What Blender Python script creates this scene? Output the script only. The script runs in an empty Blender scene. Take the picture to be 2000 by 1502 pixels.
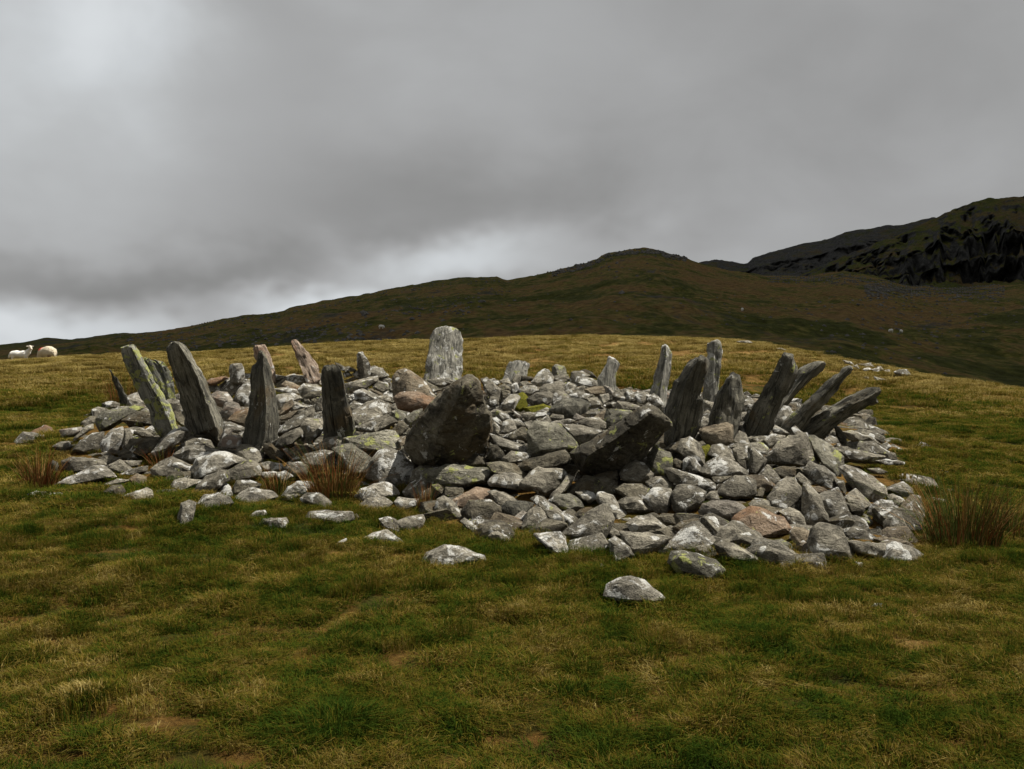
import bpy, bmesh, math, random
import numpy as np
from mathutils import Vector, Matrix

random.seed(7)
rng = np.random.default_rng(7)
SC = bpy.context.scene
COL = SC.collection

# ------------------------------------------------------------------ camera
CAM_H = 1.6
FPX = 2000.0                       # focal length in pixels of the 2000 px wide photograph
HORIZON = 690.0
PITCH = math.atan((751.0 - HORIZON) / FPX)
cam_d = bpy.data.cameras.new('camera')
cam = bpy.data.objects.new('camera', cam_d)
COL.objects.link(cam)
cam.location = (0, 0, CAM_H)
cam.rotation_euler = (math.pi / 2 - PITCH, 0, 0)
cam_d.sensor_width = 36.0
cam_d.lens = 36.0
cam_d.clip_start = 0.05
cam_d.clip_end = 30000
SC.camera = cam

# ------------------------------------------------------------------ light
SUN_DIR = Vector((0.46, 0.17, 0.87)).normalized()      # towards the sun: high, from the right
SUN_EL = math.asin(SUN_DIR.z)
SUN_AZ = math.atan2(SUN_DIR.x, SUN_DIR.y)
world = bpy.data.worlds.new('World')
SC.world = world
world.use_nodes = True
wn = world.node_tree.nodes
wl = world.node_tree.links
wn.clear()
sky = wn.new('ShaderNodeTexSky')
sky.sky_type = 'NISHITA'
sky.sun_disc = False
sky.sun_elevation = SUN_EL
sky.sun_rotation = SUN_AZ
bg = wn.new('ShaderNodeBackground')
bg.inputs['Strength'].default_value = 0.08
wo = wn.new('ShaderNodeOutputWorld')
wl.new(sky.outputs[0], bg.inputs[0])
wl.new(bg.outputs[0], wo.inputs[0])
sun_d = bpy.data.lights.new('sun', 'SUN')
sun_d.energy = 5.0
sun_d.angle = math.radians(0.5)
sun_d.color = (1.0, 0.95, 0.87)
sun = bpy.data.objects.new('sun', sun_d)
COL.objects.link(sun)
sun.rotation_euler = SUN_DIR.to_track_quat('Z', 'Y').to_euler()
SC.view_settings.view_transform = 'Standard'
SC.view_settings.look = 'None'
SC.view_settings.exposure = 0.80
SC.view_settings.gamma = 1.0
SC.render.engine = 'CYCLES'
SC.cycles.max_bounces = 4
SC.cycles.diffuse_bounces = 2
SC.cycles.adaptive_threshold = 0.02
SC.cycles.volume_bounces = 2
SC.cycles.transparent_max_bounces = 6
SC.cycles.use_denoising = True

# ------------------------------------------------------------------ pixel <-> place
_c, _s = math.cos(PITCH), math.sin(PITCH)
def ray(u, v):
    """direction of photograph pixel (u, v), scaled so that its forward (y) part is 1"""
    a = np.asarray(u, float) - 1000.0
    b = 751.0 - np.asarray(v, float)
    y = FPX * _c + b * _s
    z = -FPX * _s + b * _c
    return a / y, z / y
def at(u, v, depth):
    x, z = ray(u, v)
    return x * depth, depth, CAM_H + z * depth
def row(y, z):
    return 751.0 - FPX * (y * _s + (z - CAM_H) * _c) / (y * _c - (z - CAM_H) * _s)
def height_at_row(y, v):
    return CAM_H + ray(1000, v)[1] * y

# ------------------------------------------------------------------ noise
_perm = np.random.default_rng(3).permutation(256)
_perm = np.concatenate([_perm, _perm, _perm])
_grad = np.random.default_rng(4).normal(size=(256, 3))
_grad /= np.linalg.norm(_grad, axis=1, keepdims=True)
def pnoise(x, y, z=0.0, seed=0):
    x, y, z = np.broadcast_arrays(np.asarray(x, float) + seed * 17.31, np.asarray(y, float) - seed * 9.7, np.asarray(z, float) + seed * 3.3)
    xi, yi, zi = np.floor(x).astype(int), np.floor(y).astype(int), np.floor(z).astype(int)
    xf, yf, zf = x - xi, y - yi, z - zi
    fx, fy, fz = (t * t * t * (t * (t * 6 - 15) + 10) for t in (xf, yf, zf))
    def g(i, j, k):
        h = _perm[_perm[_perm[(xi + i) & 255] + ((yi + j) & 255)] + ((zi + k) & 255)]
        v = _grad[h]
        return v[..., 0] * (xf - i) + v[..., 1] * (yf - j) + v[..., 2] * (zf - k)
    def l(a, b, t): return a + (b - a) * t
    return 1.6 * l(l(l(g(0,0,0), g(1,0,0), fx), l(g(0,1,0), g(1,1,0), fx), fy),
                   l(l(g(0,0,1), g(1,0,1), fx), l(g(0,1,1), g(1,1,1), fx), fy), fz)
def fbm(x, y, z=0.0, octv=4, seed=0, gain=0.5):
    t, a, f = 0.0, 1.0, 1.0
    for i in range(octv):
        t = t + a * pnoise(np.asarray(x) * f, np.asarray(y) * f, np.asarray(z) * f, seed + i)
        a *= gain; f *= 2.03
    return t
def sstep(a, b, x):
    t = np.clip((np.asarray(x, float) - a) / (b - a), 0, 1)
    return t * t * (3 - 2 * t)

# ------------------------------------------------------------------ the lie of the land
CRU = [-2500, -600, 0, 100, 250, 400, 500, 600, 700, 900, 1100, 1300, 1460, 1560, 1680, 1770, 1900, 2000, 2600, 4500]
CRV = [ 735,  716, 707, 700, 693, 689, 683, 676, 670, 664,  658,  662,  668,  686,  713,  729,  750,  766,  850,  900]
CRD = [  42,   42,  42,  43,  45,  45,  45,  44,  43,  42,   42,   40,   38,   36,   34,   32,   30,   28,   26,   26]
_ug = np.arange(-2500, 4501, 50.0)
_vt = np.interp(_ug, CRU, CRV)
_vt = np.convolve(np.pad(_vt, 1, mode='edge'), [.25, .5, .25], 'valid')
_Dg = np.interp(_ug, CRU, CRD)
_pg = np.interp(_ug, [-600, 200, 800, 1500, 2200], [.8, .8, 1.15, 1.1, 1.0])
_zg = np.array([height_at_row(D, v) for D, v in zip(_Dg, _vt)])
def profile(d, zc, D, p):
    t = np.clip((d - 4.5) / (D - 4.5), 1e-5, 1)
    soft = sstep(4.5, 9.0, d)
    z = zc * t ** p * soft
    s = np.clip(d - D, 0, None)
    sl = np.minimum(np.abs(zc) * p / (D - 4.5), 0.05)
    s1 = np.minimum(s, 45.0)
    drop = sl * s1 - 0.0050 * s1 ** 2 - np.clip(s - 45.0, 0, None) * 0.12
    return z + np.maximum(drop, -24.0)
for _ in range(6):
    dd = np.linspace(12, 75, 200)
    for i, u in enumerate(_ug):
        z = profile(dd, _zg[i], _Dg[i], _pg[i])
        yf = dd / math.sqrt(1 + ((u - 1000) / FPX) ** 2)
        app = row(yf, z).min()
        _zg[i] += (app - _vt[i]) * _Dg[i] / FPX * 0.9
def land(x, y):
    """bare hilltop, without the mound of the cairn"""
    x, y = np.asarray(x, float), np.asarray(y, float)
    d = np.hypot(x, y)
    az = np.clip(np.arctan2(x, y), -1.0, 1.0)
    u = 1000 + FPX * np.tan(az)
    z = profile(d, np.interp(u, _ug, _zg), np.interp(u, _ug, _Dg), np.interp(u, _ug, _pg))
    k = np.clip(d / 12.0, 0.3, 1.0)
    n = 0.035 * fbm(x * 0.9, y * 0.9, 0, 3, 11) + 0.09 * k * fbm(x * 0.16, y * 0.16, 0, 2, 12)
    return z + n * np.clip(1.3 - d / 200.0, 0, 1)
CX, CY = -0.25, 13.9
def mound(x, y):
    a = np.arctan2(np.asarray(y, float) - CY, np.asarray(x, float) - CX)
    r = np.hypot(np.asarray(x, float) - CX, np.asarray(y, float) - CY)
    R = np.interp(np.degrees(a), [-180, -150, -128, -110, -97, -84, -72, -58, -40, 0, 45, 90, 135, 180], [6.3, 5.9, 5.4, 4.9, 5.0, 5.8, 6.5, 6.9, 6.0, 5.6, 5.6, 5.7, 6.0, 6.3])
    side = np.where(np.asarray(x) < CX, 0.78 + 0.22 * np.clip((np.asarray(x) - CX + 5) / 5, 0, 1), 1.0)
    h = 0.55 * (1 - sstep(0.62, 1.0, r / R)) * side
    return h - 0.10 * (1 - sstep(0.0, 2.2, np.hypot(x - 0.1, y - 15.5)))
def bed(x, y):
    """how far the soil under the heap rises"""
    m = mound(x, y)
    return 0.9 * np.minimum(m, 0.12) + 0.15 * np.clip(m - 0.12, 0, None)
def surf(x, y):
    return land(x, y) + mound(x, y)
def hit(u, v, f=surf, far=18.9, near=3.0):
    ds = np.linspace(near, far, 1200)
    rx, rz = ray(u, v)
    below = CAM_H + rz * ds < f(rx * ds, ds)
    i = int(np.argmax(below))
    return float(ds[i]) if below[i] else far

# ------------------------------------------------------------------ things
def tag(o, label=None, cat=None, group=None, kind=None):
    if label: o['label'] = label
    if cat: o['category'] = cat
    if group: o['group'] = group
    if kind: o['kind'] = kind
    return o
def link(name, me, mat, parent=None, loc=None):
    o = bpy.data.objects.new(name, me)
    COL.objects.link(o)
    if mat and not me.materials: me.materials.append(mat)
    if parent: o.parent = parent
    if loc is not None: o.location = loc
    return o
def grid_mesh(name, P, smooth=True):
    """P: rows x cols x 3"""
    n, m, _ = P.shape
    idx = np.arange(n * m).reshape(n, m)
    F = np.stack([idx[:-1, :-1], idx[:-1, 1:], idx[1:, 1:], idx[1:, :-1]], -1).reshape(-1, 4)
    me = bpy.data.meshes.new(name)
    me.vertices.add(n * m)
    me.vertices.foreach_set('co', P.reshape(-1).astype(np.float32))
    me.loops.add(len(F) * 4)
    me.loops.foreach_set('vertex_index', F.reshape(-1).astype(np.int32))
    me.polygons.add(len(F))
    me.polygons.foreach_set('loop_start', np.arange(0, len(F) * 4, 4, dtype=np.int32))
    me.polygons.foreach_set('use_smooth', np.ones(len(F), bool) if smooth else np.zeros(len(F), bool))
    me.update(calc_edges=True)
    me.validate()
    return me

# ------------------------------------------------------------------ node helper
class NT:
    def __init__(self, name):
        self.m = bpy.data.materials.new(name)
        self.m.use_nodes = True
        self.t = self.m.node_tree
        self.t.nodes.clear()
        self.out = self.t.nodes.new('ShaderNodeOutputMaterial')
    def n(self, typ, ins=None, **props):
        nd = self.t.nodes.new('ShaderNode' + typ)
        for k, v in props.items(): setattr(nd, k, v)
        for k, v in (ins or {}).items(): self.set(nd.inputs[k], v)
        return nd
    def set(self, sock, v):
        if isinstance(v, bpy.types.NodeSocket): self.t.links.new(v, sock)
        elif isinstance(v, bpy.types.Node): self.t.links.new(v.outputs[0], sock)
        elif isinstance(v, (tuple, list)) and len(v) == 3 and sock.type == 'RGBA': sock.default_value = (*v, 1)
        else: sock.default_value = v
    def math(self, op, a, b=0.0, c=0.0, clamp=False):
        nd = self.n('Math', {0: a, 1: b, 2: c}, operation=op); nd.use_clamp = clamp
        return nd.outputs[0]
    def vmath(self, op, a, b=None, scale=None):
        nd = self.n('VectorMath', {0: a}, operation=op)
        if b is not None: self.set(nd.inputs[1], b)
        if scale is not None: self.set(nd.inputs['Scale'], scale)
        return nd.outputs[1] if op in ('DOT_PRODUCT', 'LENGTH', 'DISTANCE') else nd.outputs[0]
    def noise(self, vec, scale, detail=4.0, rough=0.55, dist=0.0):
        return self.n('TexNoise', {'Vector': vec, 'Scale': scale, 'Detail': detail, 'Roughness': rough, 'Distortion': dist}).outputs[0]
    def ramp(self, f, stops, mode='LINEAR'):
        nd = self.n('ValToRGB', {0: f})
        cr = nd.color_ramp; cr.interpolation = mode
        while len(cr.elements) < len(stops): cr.elements.new(0.5)
        for e, (p, c) in zip(cr.elements, stops):
            e.position = p
            e.color = (c, c, c, 1) if isinstance(c, (int, float)) else (*c, 1)
        return nd.outputs[0]
    def step(self, f, a, b):
        nd = self.n('MapRange', {0: f, 1: a, 2: b, 3: 0.0, 4: 1.0}, interpolation_type='SMOOTHSTEP')
        return nd.outputs[0]
    def mix(self, f, a, b, mode='MIX'):
        nd = self.n('Mix', data_type='RGBA', blend_type=mode)
        self.set(nd.inputs[0], f); self.set(nd.inputs[6], a); self.set(nd.inputs[7], b)
        return nd.outputs[2]
    def bump(self, h, strength, dist):
        return self.n('Bump', {'Height': h, 'Strength': strength, 'Distance': dist}).outputs[0]
    def surface(self, col, rough=0.9, normal=None, spec=0.15):
        p = self.n('BsdfPrincipled', {'Base Color': col, 'Roughness': rough, 'Specular IOR Level': spec})
        if normal is not None: self.set(p.inputs['Normal'], normal)
        self.set(self.out.inputs[0], p)
        return self.m

# ================================================================== SKY: a low ceiling of cloud with one break above the hilltop
def make_sky():
    nt = NT('cloud_ceiling')
    pos = nt.n('TexCoord').outputs['Object']
    d = nt.vmath('NORMALIZE', pos)
    sep = nt.n('SeparateXYZ', {0: d})
    az = nt.math('ARCTAN2', sep.outputs[0], sep.outputs[1])
    el = nt.math('ARCSINE', sep.outputs[2])
    comb = nt.n('CombineXYZ', {0: nt.math('MULTIPLY', az, 2.2), 1: nt.math('MULTIPLY', el, 4.6), 2: 0.0}).outputs[0]
    big = nt.noise(comb, 1.3, 3, 0.5, 0.5)
    comb2 = nt.n('CombineXYZ', {0: nt.math('MULTIPLY', az, 3.0), 1: nt.math('MULTIPLY', el, 4.6), 2: 3.3}).outputs[0]
    fine = nt.noise(comb2, 2.2, 4, 0.52, 0.4)
    # soft warp so that the bright and dark masses of cloud have ragged edges
    waz = nt.math('ADD', az, nt.math('MULTIPLY', nt.math('SUBTRACT', fine, 0.5), 0.16))
    wel = nt.math('ADD', el, nt.math('MULTIPLY', nt.math('SUBTRACT', nt.noise(comb2, 3.1, 3, 0.5), 0.5), 0.10))
    total = nt.math('ADD', 0.308, nt.math('MULTIPLY', nt.math('SUBTRACT', big, 0.5), 0.12))
    total = nt.math('ADD', total, nt.math('MULTIPLY', nt.math('SUBTRACT', fine, 0.5), 0.10))
    masses = [(235, 40, 110, 120, .20), (0, 60, 200, 140, .07), (60, 220, 300, 260, .13), (290, 556, 430, 54, -.155), (950, 400, 430, 85, -.06), (20, 652, 290, 42, .30),
              (620, 585, 140, 28, .42), (850, 512, 165, 42, .32), (1160, 480, 150, 40, .05), (1430, 500, 150, 60, .06), (1900, 340, 300, 80, .03), (900, 90, 320, 120, .05)]
    for px, py, sx, sy, amp in masses:
        rx, rz = ray(px, py)
        a0 = math.atan2(float(rx), 1.0); e0 = math.atan2(float(rz), math.hypot(float(rx), 1.0))
        q1 = nt.math('POWER', nt.math('ABSOLUTE', nt.math('DIVIDE', nt.math('SUBTRACT', waz, a0), sx / FPX)), 2.0)
        q2 = nt.math('POWER', nt.math('ABSOLUTE', nt.math('DIVIDE', nt.math('SUBTRACT', wel, e0), sy / FPX)), 2.0)
        g = nt.math('EXPONENT', nt.math('MULTIPLY', nt.math('ADD', q1, q2), -0.7))
        total = nt.math('MULTIPLY_ADD', g, amp, total)
    total = nt.math('MAXIMUM', total, 0.07)
    col = nt.ramp(total, [(0.15, (0.985, 0.985, 0.965)), (0.32, (0.975, 0.985, 0.99)), (0.55, (0.93, 0.97, 1.0))])
    em = nt.n('Emission', {0: col, 1: nt.math('MULTIPLY', total, 0.66)})
    # the break in the cloud the sun shines through
    C = Vector((6.0, 40.0, 0.8))
    rel = nt.vmath('SUBTRACT', pos, tuple(C))
    al = nt.vmath('DOT_PRODUCT', rel, tuple(SUN_DIR))
    off = nt.vmath('SUBTRACT', rel, nt.vmath('SCALE', tuple(SUN_DIR), scale=al))
    wob = nt.noise(nt.vmath('SCALE', off, scale=0.02), 1.0, 2)
    r = nt.math('ADD', nt.vmath('LENGTH', off), nt.math('MULTIPLY', nt.math('SUBTRACT', wob, 0.5), 8.0))
    hole = nt.math('SUBTRACT', 1.0, nt.step(r, 37.0, 45.0))
    side = nt.math('GREATER_THAN', al, 0.0)
    hole = nt.math('MULTIPLY', hole, side)
    tr = nt.n('BsdfTransparent')
    ms = nt.n('MixShader', {0: hole, 1: em.outputs[0], 2: tr.outputs[0]})
    nt.set(nt.out.inputs[0], ms.outputs[0])
    nt.m.cycles.emission_sampling = 'NONE'
    n, m = 40, 96
    el_ = np.linspace(-0.05, math.pi / 2, n)[:, None]
    az_ = np.linspace(0, 2 * math.pi, m)[None, :]
    P = np.stack([9000 * np.cos(el_) * np.cos(az_), 9000 * np.cos(el_) * np.sin(az_), 1700 * np.sin(el_) + 0 * az_], -1)
    o = link('sky', grid_mesh('sky', P), nt.m)
    tag(o, 'grey overcast sky with brighter breaks low over the hill', 'sky', kind='structure')
make_sky()

# ================================================================== GROUND
GREEN = (0.052, 0.072, 0.012)
GREEN2 = (0.085, 0.105, 0.018)
STRAW = (0.30, 0.215, 0.085)
RUST = (0.150, 0.082, 0.025)
def patch_noises(nt, pos):
    """the same patches of green, straw and moss for the turf and for the blades that grow on it"""
    a = nt.noise(pos, 0.55, 5, 0.6, 0.3)
    b = nt.noise(pos, 2.6, 4, 0.6)
    sep = nt.n('SeparateXYZ', {0: pos})
    far = nt.step(nt.math('MULTIPLY_ADD', sep.outputs[0], 0.0, sep.outputs[1]), 17.0, 33.0)
    f = nt.math('ADD', nt.math('MULTIPLY', a, 0.30), nt.math('ADD', nt.math('MULTIPLY', b, 0.38), nt.math('MULTIPLY', nt.noise(pos, 7.0, 3, 0.6), 0.32)))
    return a, b, far, f
def turf_material():
    nt = NT('moorland_turf')
    pos = nt.n('NewGeometry').outputs['Position']
    a, b, far, f = patch_noises(nt, pos)
    fs = nt.math('ADD', f, nt.math('MULTIPLY', far, 0.10))
    col = nt.ramp(fs, [(0.42, (0.028, 0.034, 0.006)), (0.48, (0.062, 0.048, 0.009)), (0.54, (0.115, 0.062, 0.014)), (0.66, (0.20, 0.125, 0.040))])
    fine = nt.noise(pos, 38, 6, 0.7)
    col = nt.mix(0.75, col, nt.ramp(fine, [(0.25, 0.25), (0.5, 0.8), (0.75, 1.35)]), 'MULTIPLY')
    moss = nt.step(nt.noise(pos, 1.7, 5, 0.6, 0.6), 0.60, 0.68)
    col = nt.mix(nt.math('MULTIPLY', moss, 0.4), col, (0.15, 0.085, 0.015))
    bmp = nt.bump(nt.math('ADD', fine, nt.math('MULTIPLY', nt.noise(pos, 9, 4), 1.5)), 1.0, 0.04)
    return nt.surface(col, 1.0, bmp, 0.05)
M_TURF = turf_material()
def make_ground():
    # one sheet: fine near the camera, coarse far out, all round
    rows = np.concatenate([[0.0], np.geomspace(1.2, 60, 210), np.geomspace(62, 190, 40), [400, 1200, 4000, 9500]])
    az = np.concatenate([np.linspace(-0.75, 0.75, 640), np.linspace(0.77, 2 * math.pi - 0.77, 150), [2 * math.pi - 0.75]])
    A, D = np.meshgrid(az, rows)
    X, Y = D * np.sin(A), D * np.cos(A)
    Z = land(X, Y)
    Z = Z + bed(X, Y) * (D < 40)
    # small tussocks in the turf
    Z += np.where(D < 60, 0.022 * fbm(X * 3.3, Y * 3.3, 0, 3, 21), 0)
    Z = np.where(D > 150, -24 - np.clip(D - 150, 0, 100) * 0.06, Z)
    o = link('ground', grid_mesh('ground', np.stack([X, Y, Z], -1)), M_TURF)
    tag(o, 'rough green and straw coloured moorland turf around the cairn', 'ground', kind='structure')
make_ground()

# ================================================================== HILLS
def hill_material(name, rocky, greens, browns, sl0, sl1):
    nt = NT(name)
    g = nt.n('NewGeometry')
    pos = g.outputs['Position']
    flat = nt.n('Mapping', {'Vector': pos, 'Scale': (1, 0.5, 2.0)}).outputs[0]
    a = nt.noise(flat, 0.017, 6, 0.62, 0.8)
    b = nt.noise(flat, 0.07, 6, 0.65, 0.4)
    f = nt.math('ADD', nt.math('MULTIPLY', a, 0.6), nt.math('MULTIPLY', b, 0.4))
    col = nt.ramp(nt.math('ADD', nt.math('MULTIPLY', f, 0.75), nt.math('MULTIPLY', nt.noise(flat, 0.35, 4, 0.7), 0.25)), [(0.45, greens[0]), (0.49, greens[1]), (0.505, browns[0]), (0.55, browns[1])])
    fine = nt.noise(pos, 0.55, 6, 0.72)
    col = nt.mix(0.8, col, nt.ramp(fine, [(0.30, 0.25), (0.5, 0.95), (0.68, 1.7)]), 'MULTIPLY')
    nz = nt.n('SeparateXYZ', {0: g.outputs['Normal']}).outputs[2]
    crag = nt.noise(pos, 0.09, 8, 0.7)
    steep = nt.math('SUBTRACT', 1.0, nt.step(nt.math('ADD', nz, nt.math('MULTIPLY', nt.math('SUBTRACT', crag, 0.5), 0.35)), sl0, sl1))
    blot = nt.step(nt.noise(flat, 0.035, 9, 0.72, 0.5), 0.62 - rocky * 0.12, 0.68 - rocky * 0.08)
    rockm = nt.math('MAXIMUM', steep, nt.math('MULTIPLY', blot, min(1.0, 0.45 + rocky)))
    rcol = nt.ramp(nt.noise(pos, 0.3, 8, 0.75), [(0.3, (0.018, 0.018, 0.017)), (0.52, (0.050, 0.050, 0.047)), (0.72, (0.125, 0.122, 0.115))])
    col = nt.mix(rockm, col, rcol)
    h = nt.math('ADD', nt.math('MULTIPLY', crag, 2.0), nt.noise(pos, 0.45, 7, 0.7))
    return nt.surface(col, 1.0, nt.bump(h, 0.9, 1.6), 0.05)
M_MOOR = hill_material('moor_grass_and_heather', 0.34, [(0.052, 0.057, 0.011), (0.098, 0.093, 0.020)], [(0.140, 0.104, 0.030), (0.150, 0.094, 0.034)], 0.62, 0.76)
M_BARE = hill_material('bare_mountain_rock', 1.75, [(0.040, 0.046, 0.012), (0.055, 0.058, 0.016)], [(0.060, 0.050, 0.020), (0.070, 0.052, 0.024)], 0.90, 0.985)
M_CRAG = hill_material('crag_and_grass', 0.75, [(0.052, 0.060, 0.014), (0.075, 0.078, 0.019)], [(0.080, 0.068, 0.024), (0.095, 0.068, 0.030)], 0.72, 0.86)

def layer(name, label, mat, us, d0, d1, foot, skyline, shape, amp, seed, nrow=130, crag=0.0, du=5):
    """a hillside that rises from row foot(u) at distance d0 to row skyline(u) at distance d1, then drops away behind"""
    u = np.arange(us[0], us[1] + 1, du, dtype=float)
    t = np.concatenate([np.linspace(0, 1, nrow), 1 + np.linspace(0.02, 0.35, 14)])
    U, T = np.meshgrid(u, t)
    DIST = d0 * (d1 / d0) ** T
    f, s = foot(U), skyline(U)
    tc = np.clip(T, 0, 1)
    V = f + (s - f) * shape(tc, U)
    rx, rz = ray(U, V)
    dist = DIST / np.sqrt(1 + rx ** 2)
    X, Y, Z = rx * dist, dist, CAM_H + rz * dist
    over = np.clip(T - 1, 0, None)
    Z = Z - over ** 1.5 * (d1 - d0) * 0.55
    k = np.clip(tc * 6, 0, 1)
    Z = Z + k * amp * (fbm(X / 46, Y / 46, 0, 5, seed, 0.5) * 1.0 + 0.35 * fbm(X / 11, Y / 11, 0, 3, seed + 9, 0.6))
    if crag:
        face = sstep(0.02, 0.12, np.gradient(shape(tc, U), axis=0) * nrow - 1.0)
        r = np.abs(fbm(X / 30, Z / 90, Y / 60, 4, seed + 5))
        push = crag * (r * 1.4 + 0.5 * np.abs(fbm(X / 9, Z / 28, 0, 3, seed + 6))) * (0.25 + face)
        L = np.hypot(X, Y)
        X, Y = X * (1 + push / L), Y * (1 + push / L)
    o = link(name, grid_mesh(name, np.stack([X, Y, Z], -1)[:, ::-1]), mat)
    tag(o, label, 'hill', kind='structure')
    return X, Y, Z, U
def curve(xs, ys):
    def f(u):
        e = 6.0
        return (np.interp(u - e, xs, ys) + 2 * np.interp(u, xs, ys) + np.interp(u + e, xs, ys)) / 4
    return f
crest_row = curve(list(_ug), list(_vt))
S_MOOR = curve([-1500, -600, 0, 100, 200, 300, 400, 480, 556, 566, 700, 760, 850, 900, 975, 990, 1080, 1140, 1165, 1185, 1230, 1262, 1290, 1306, 1330, 1360, 1420, 1500, 1580, 1650, 1720, 1780, 1850, 2000, 2400, 3400],
               [720, 706, 688, 677, 664, 653, 634, 619, 610, 603, 579, 566, 551, 544, 542, 549, 532, 516, 508, 496, 489, 487, 490, 496, 500, 513, 527, 541, 542, 532, 545, 562, 566, 556, 560, 580])
MOOR = layer('moor_hillside', 'dark brown and green moor rising behind the hilltop to a rounded summit', M_MOOR, (-1500, 3400), 105, 900,
             lambda u: crest_row(u) + 30, S_MOOR, lambda t, u: 1 - (1 - t) ** 1.55, 2.1, 31, 190)
layer('far_ridge', 'low dark ridge on the far left skyline', M_CRAG, (-1200, 800), 1100, 1500,
      lambda u: 700 + 0 * u, curve([-1200, -300, 0, 48, 88, 135, 200, 245, 262, 330, 400, 560, 800], [700, 684, 673, 668, 660, 663, 656, 650, 651, 645, 632, 612, 600]), lambda t, u: t, 1.5, 41, 50)
layer('rocky_mountain', 'dark rocky mountain flank rising behind the moor on the right', M_BARE, (1150, 3400), 1150, 1750,
      lambda u: 600 + 0 * u, curve([1150, 1330, 1362, 1380, 1400, 1440, 1458, 1470, 1500, 1540, 1600, 1640, 1680, 1750, 1820, 1900, 2000, 2400, 3400],
                                   [575, 532, 512, 508, 507, 514, 519, 506, 491, 482, 470, 458, 449, 438, 428, 415, 400, 360, 330]), lambda t, u: np.interp(t + (0.5 * pnoise(u / 60.0, t * 3.0, 0, 91) + 0.3 * pnoise(u / 20.0, t * 6.0, 0, 92)) * t * (1 - t) * 0.8, [0, .3, .42, .6, .7, 1], [0, .22, .48, .60, .78, 1]), 3.4, 51, 120, 18.0)
def crag_shape(t, u):
    n = 0.5 * pnoise(u / 75.0, t * 2.0, 0, 81) + 0.35 * pnoise(u / 24.0, t * 4.0, 0, 82) + 0.2 * pnoise(u / 9.0, t * 8.0, 0, 83)
    tt = t + n * t * (1 - t) * 0.9
    return np.interp(tt, [0, .40, .47, .52, .58, .66, 1.0], [0, .20, .40, .44, .64, .72, 1.0])
layer('crag_mountain', 'steep black crag with grass slope above at the right edge', M_CRAG, (1420, 3400), 930, 1250,
      lambda u: 590 + 0 * u, curve([1420, 1500, 1560, 1620, 1680, 1740, 1800, 1830, 1850, 1870, 1900, 1950, 2000, 2200, 3400],
                                   [586, 566, 540, 516, 490, 463, 442, 425, 409, 401, 391, 384, 379, 362, 380]),
      crag_shape, 3.6, 61, 170, 24.0)

def moor_point(u, v):
    """where the ray through a pixel meets the moor"""
    X, Y, Z, U = MOOR
    c = int(np.argmin(np.abs(U[0] - u)))
    rows = row(Y[:190, c], Z[:190, c])
    vis = np.minimum.accumulate(rows)
    i = int(np.argmax(vis <= v)) if (vis <= v).any() else 189
    return X[i, c], Y[i, c], Z[i, c]

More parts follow.
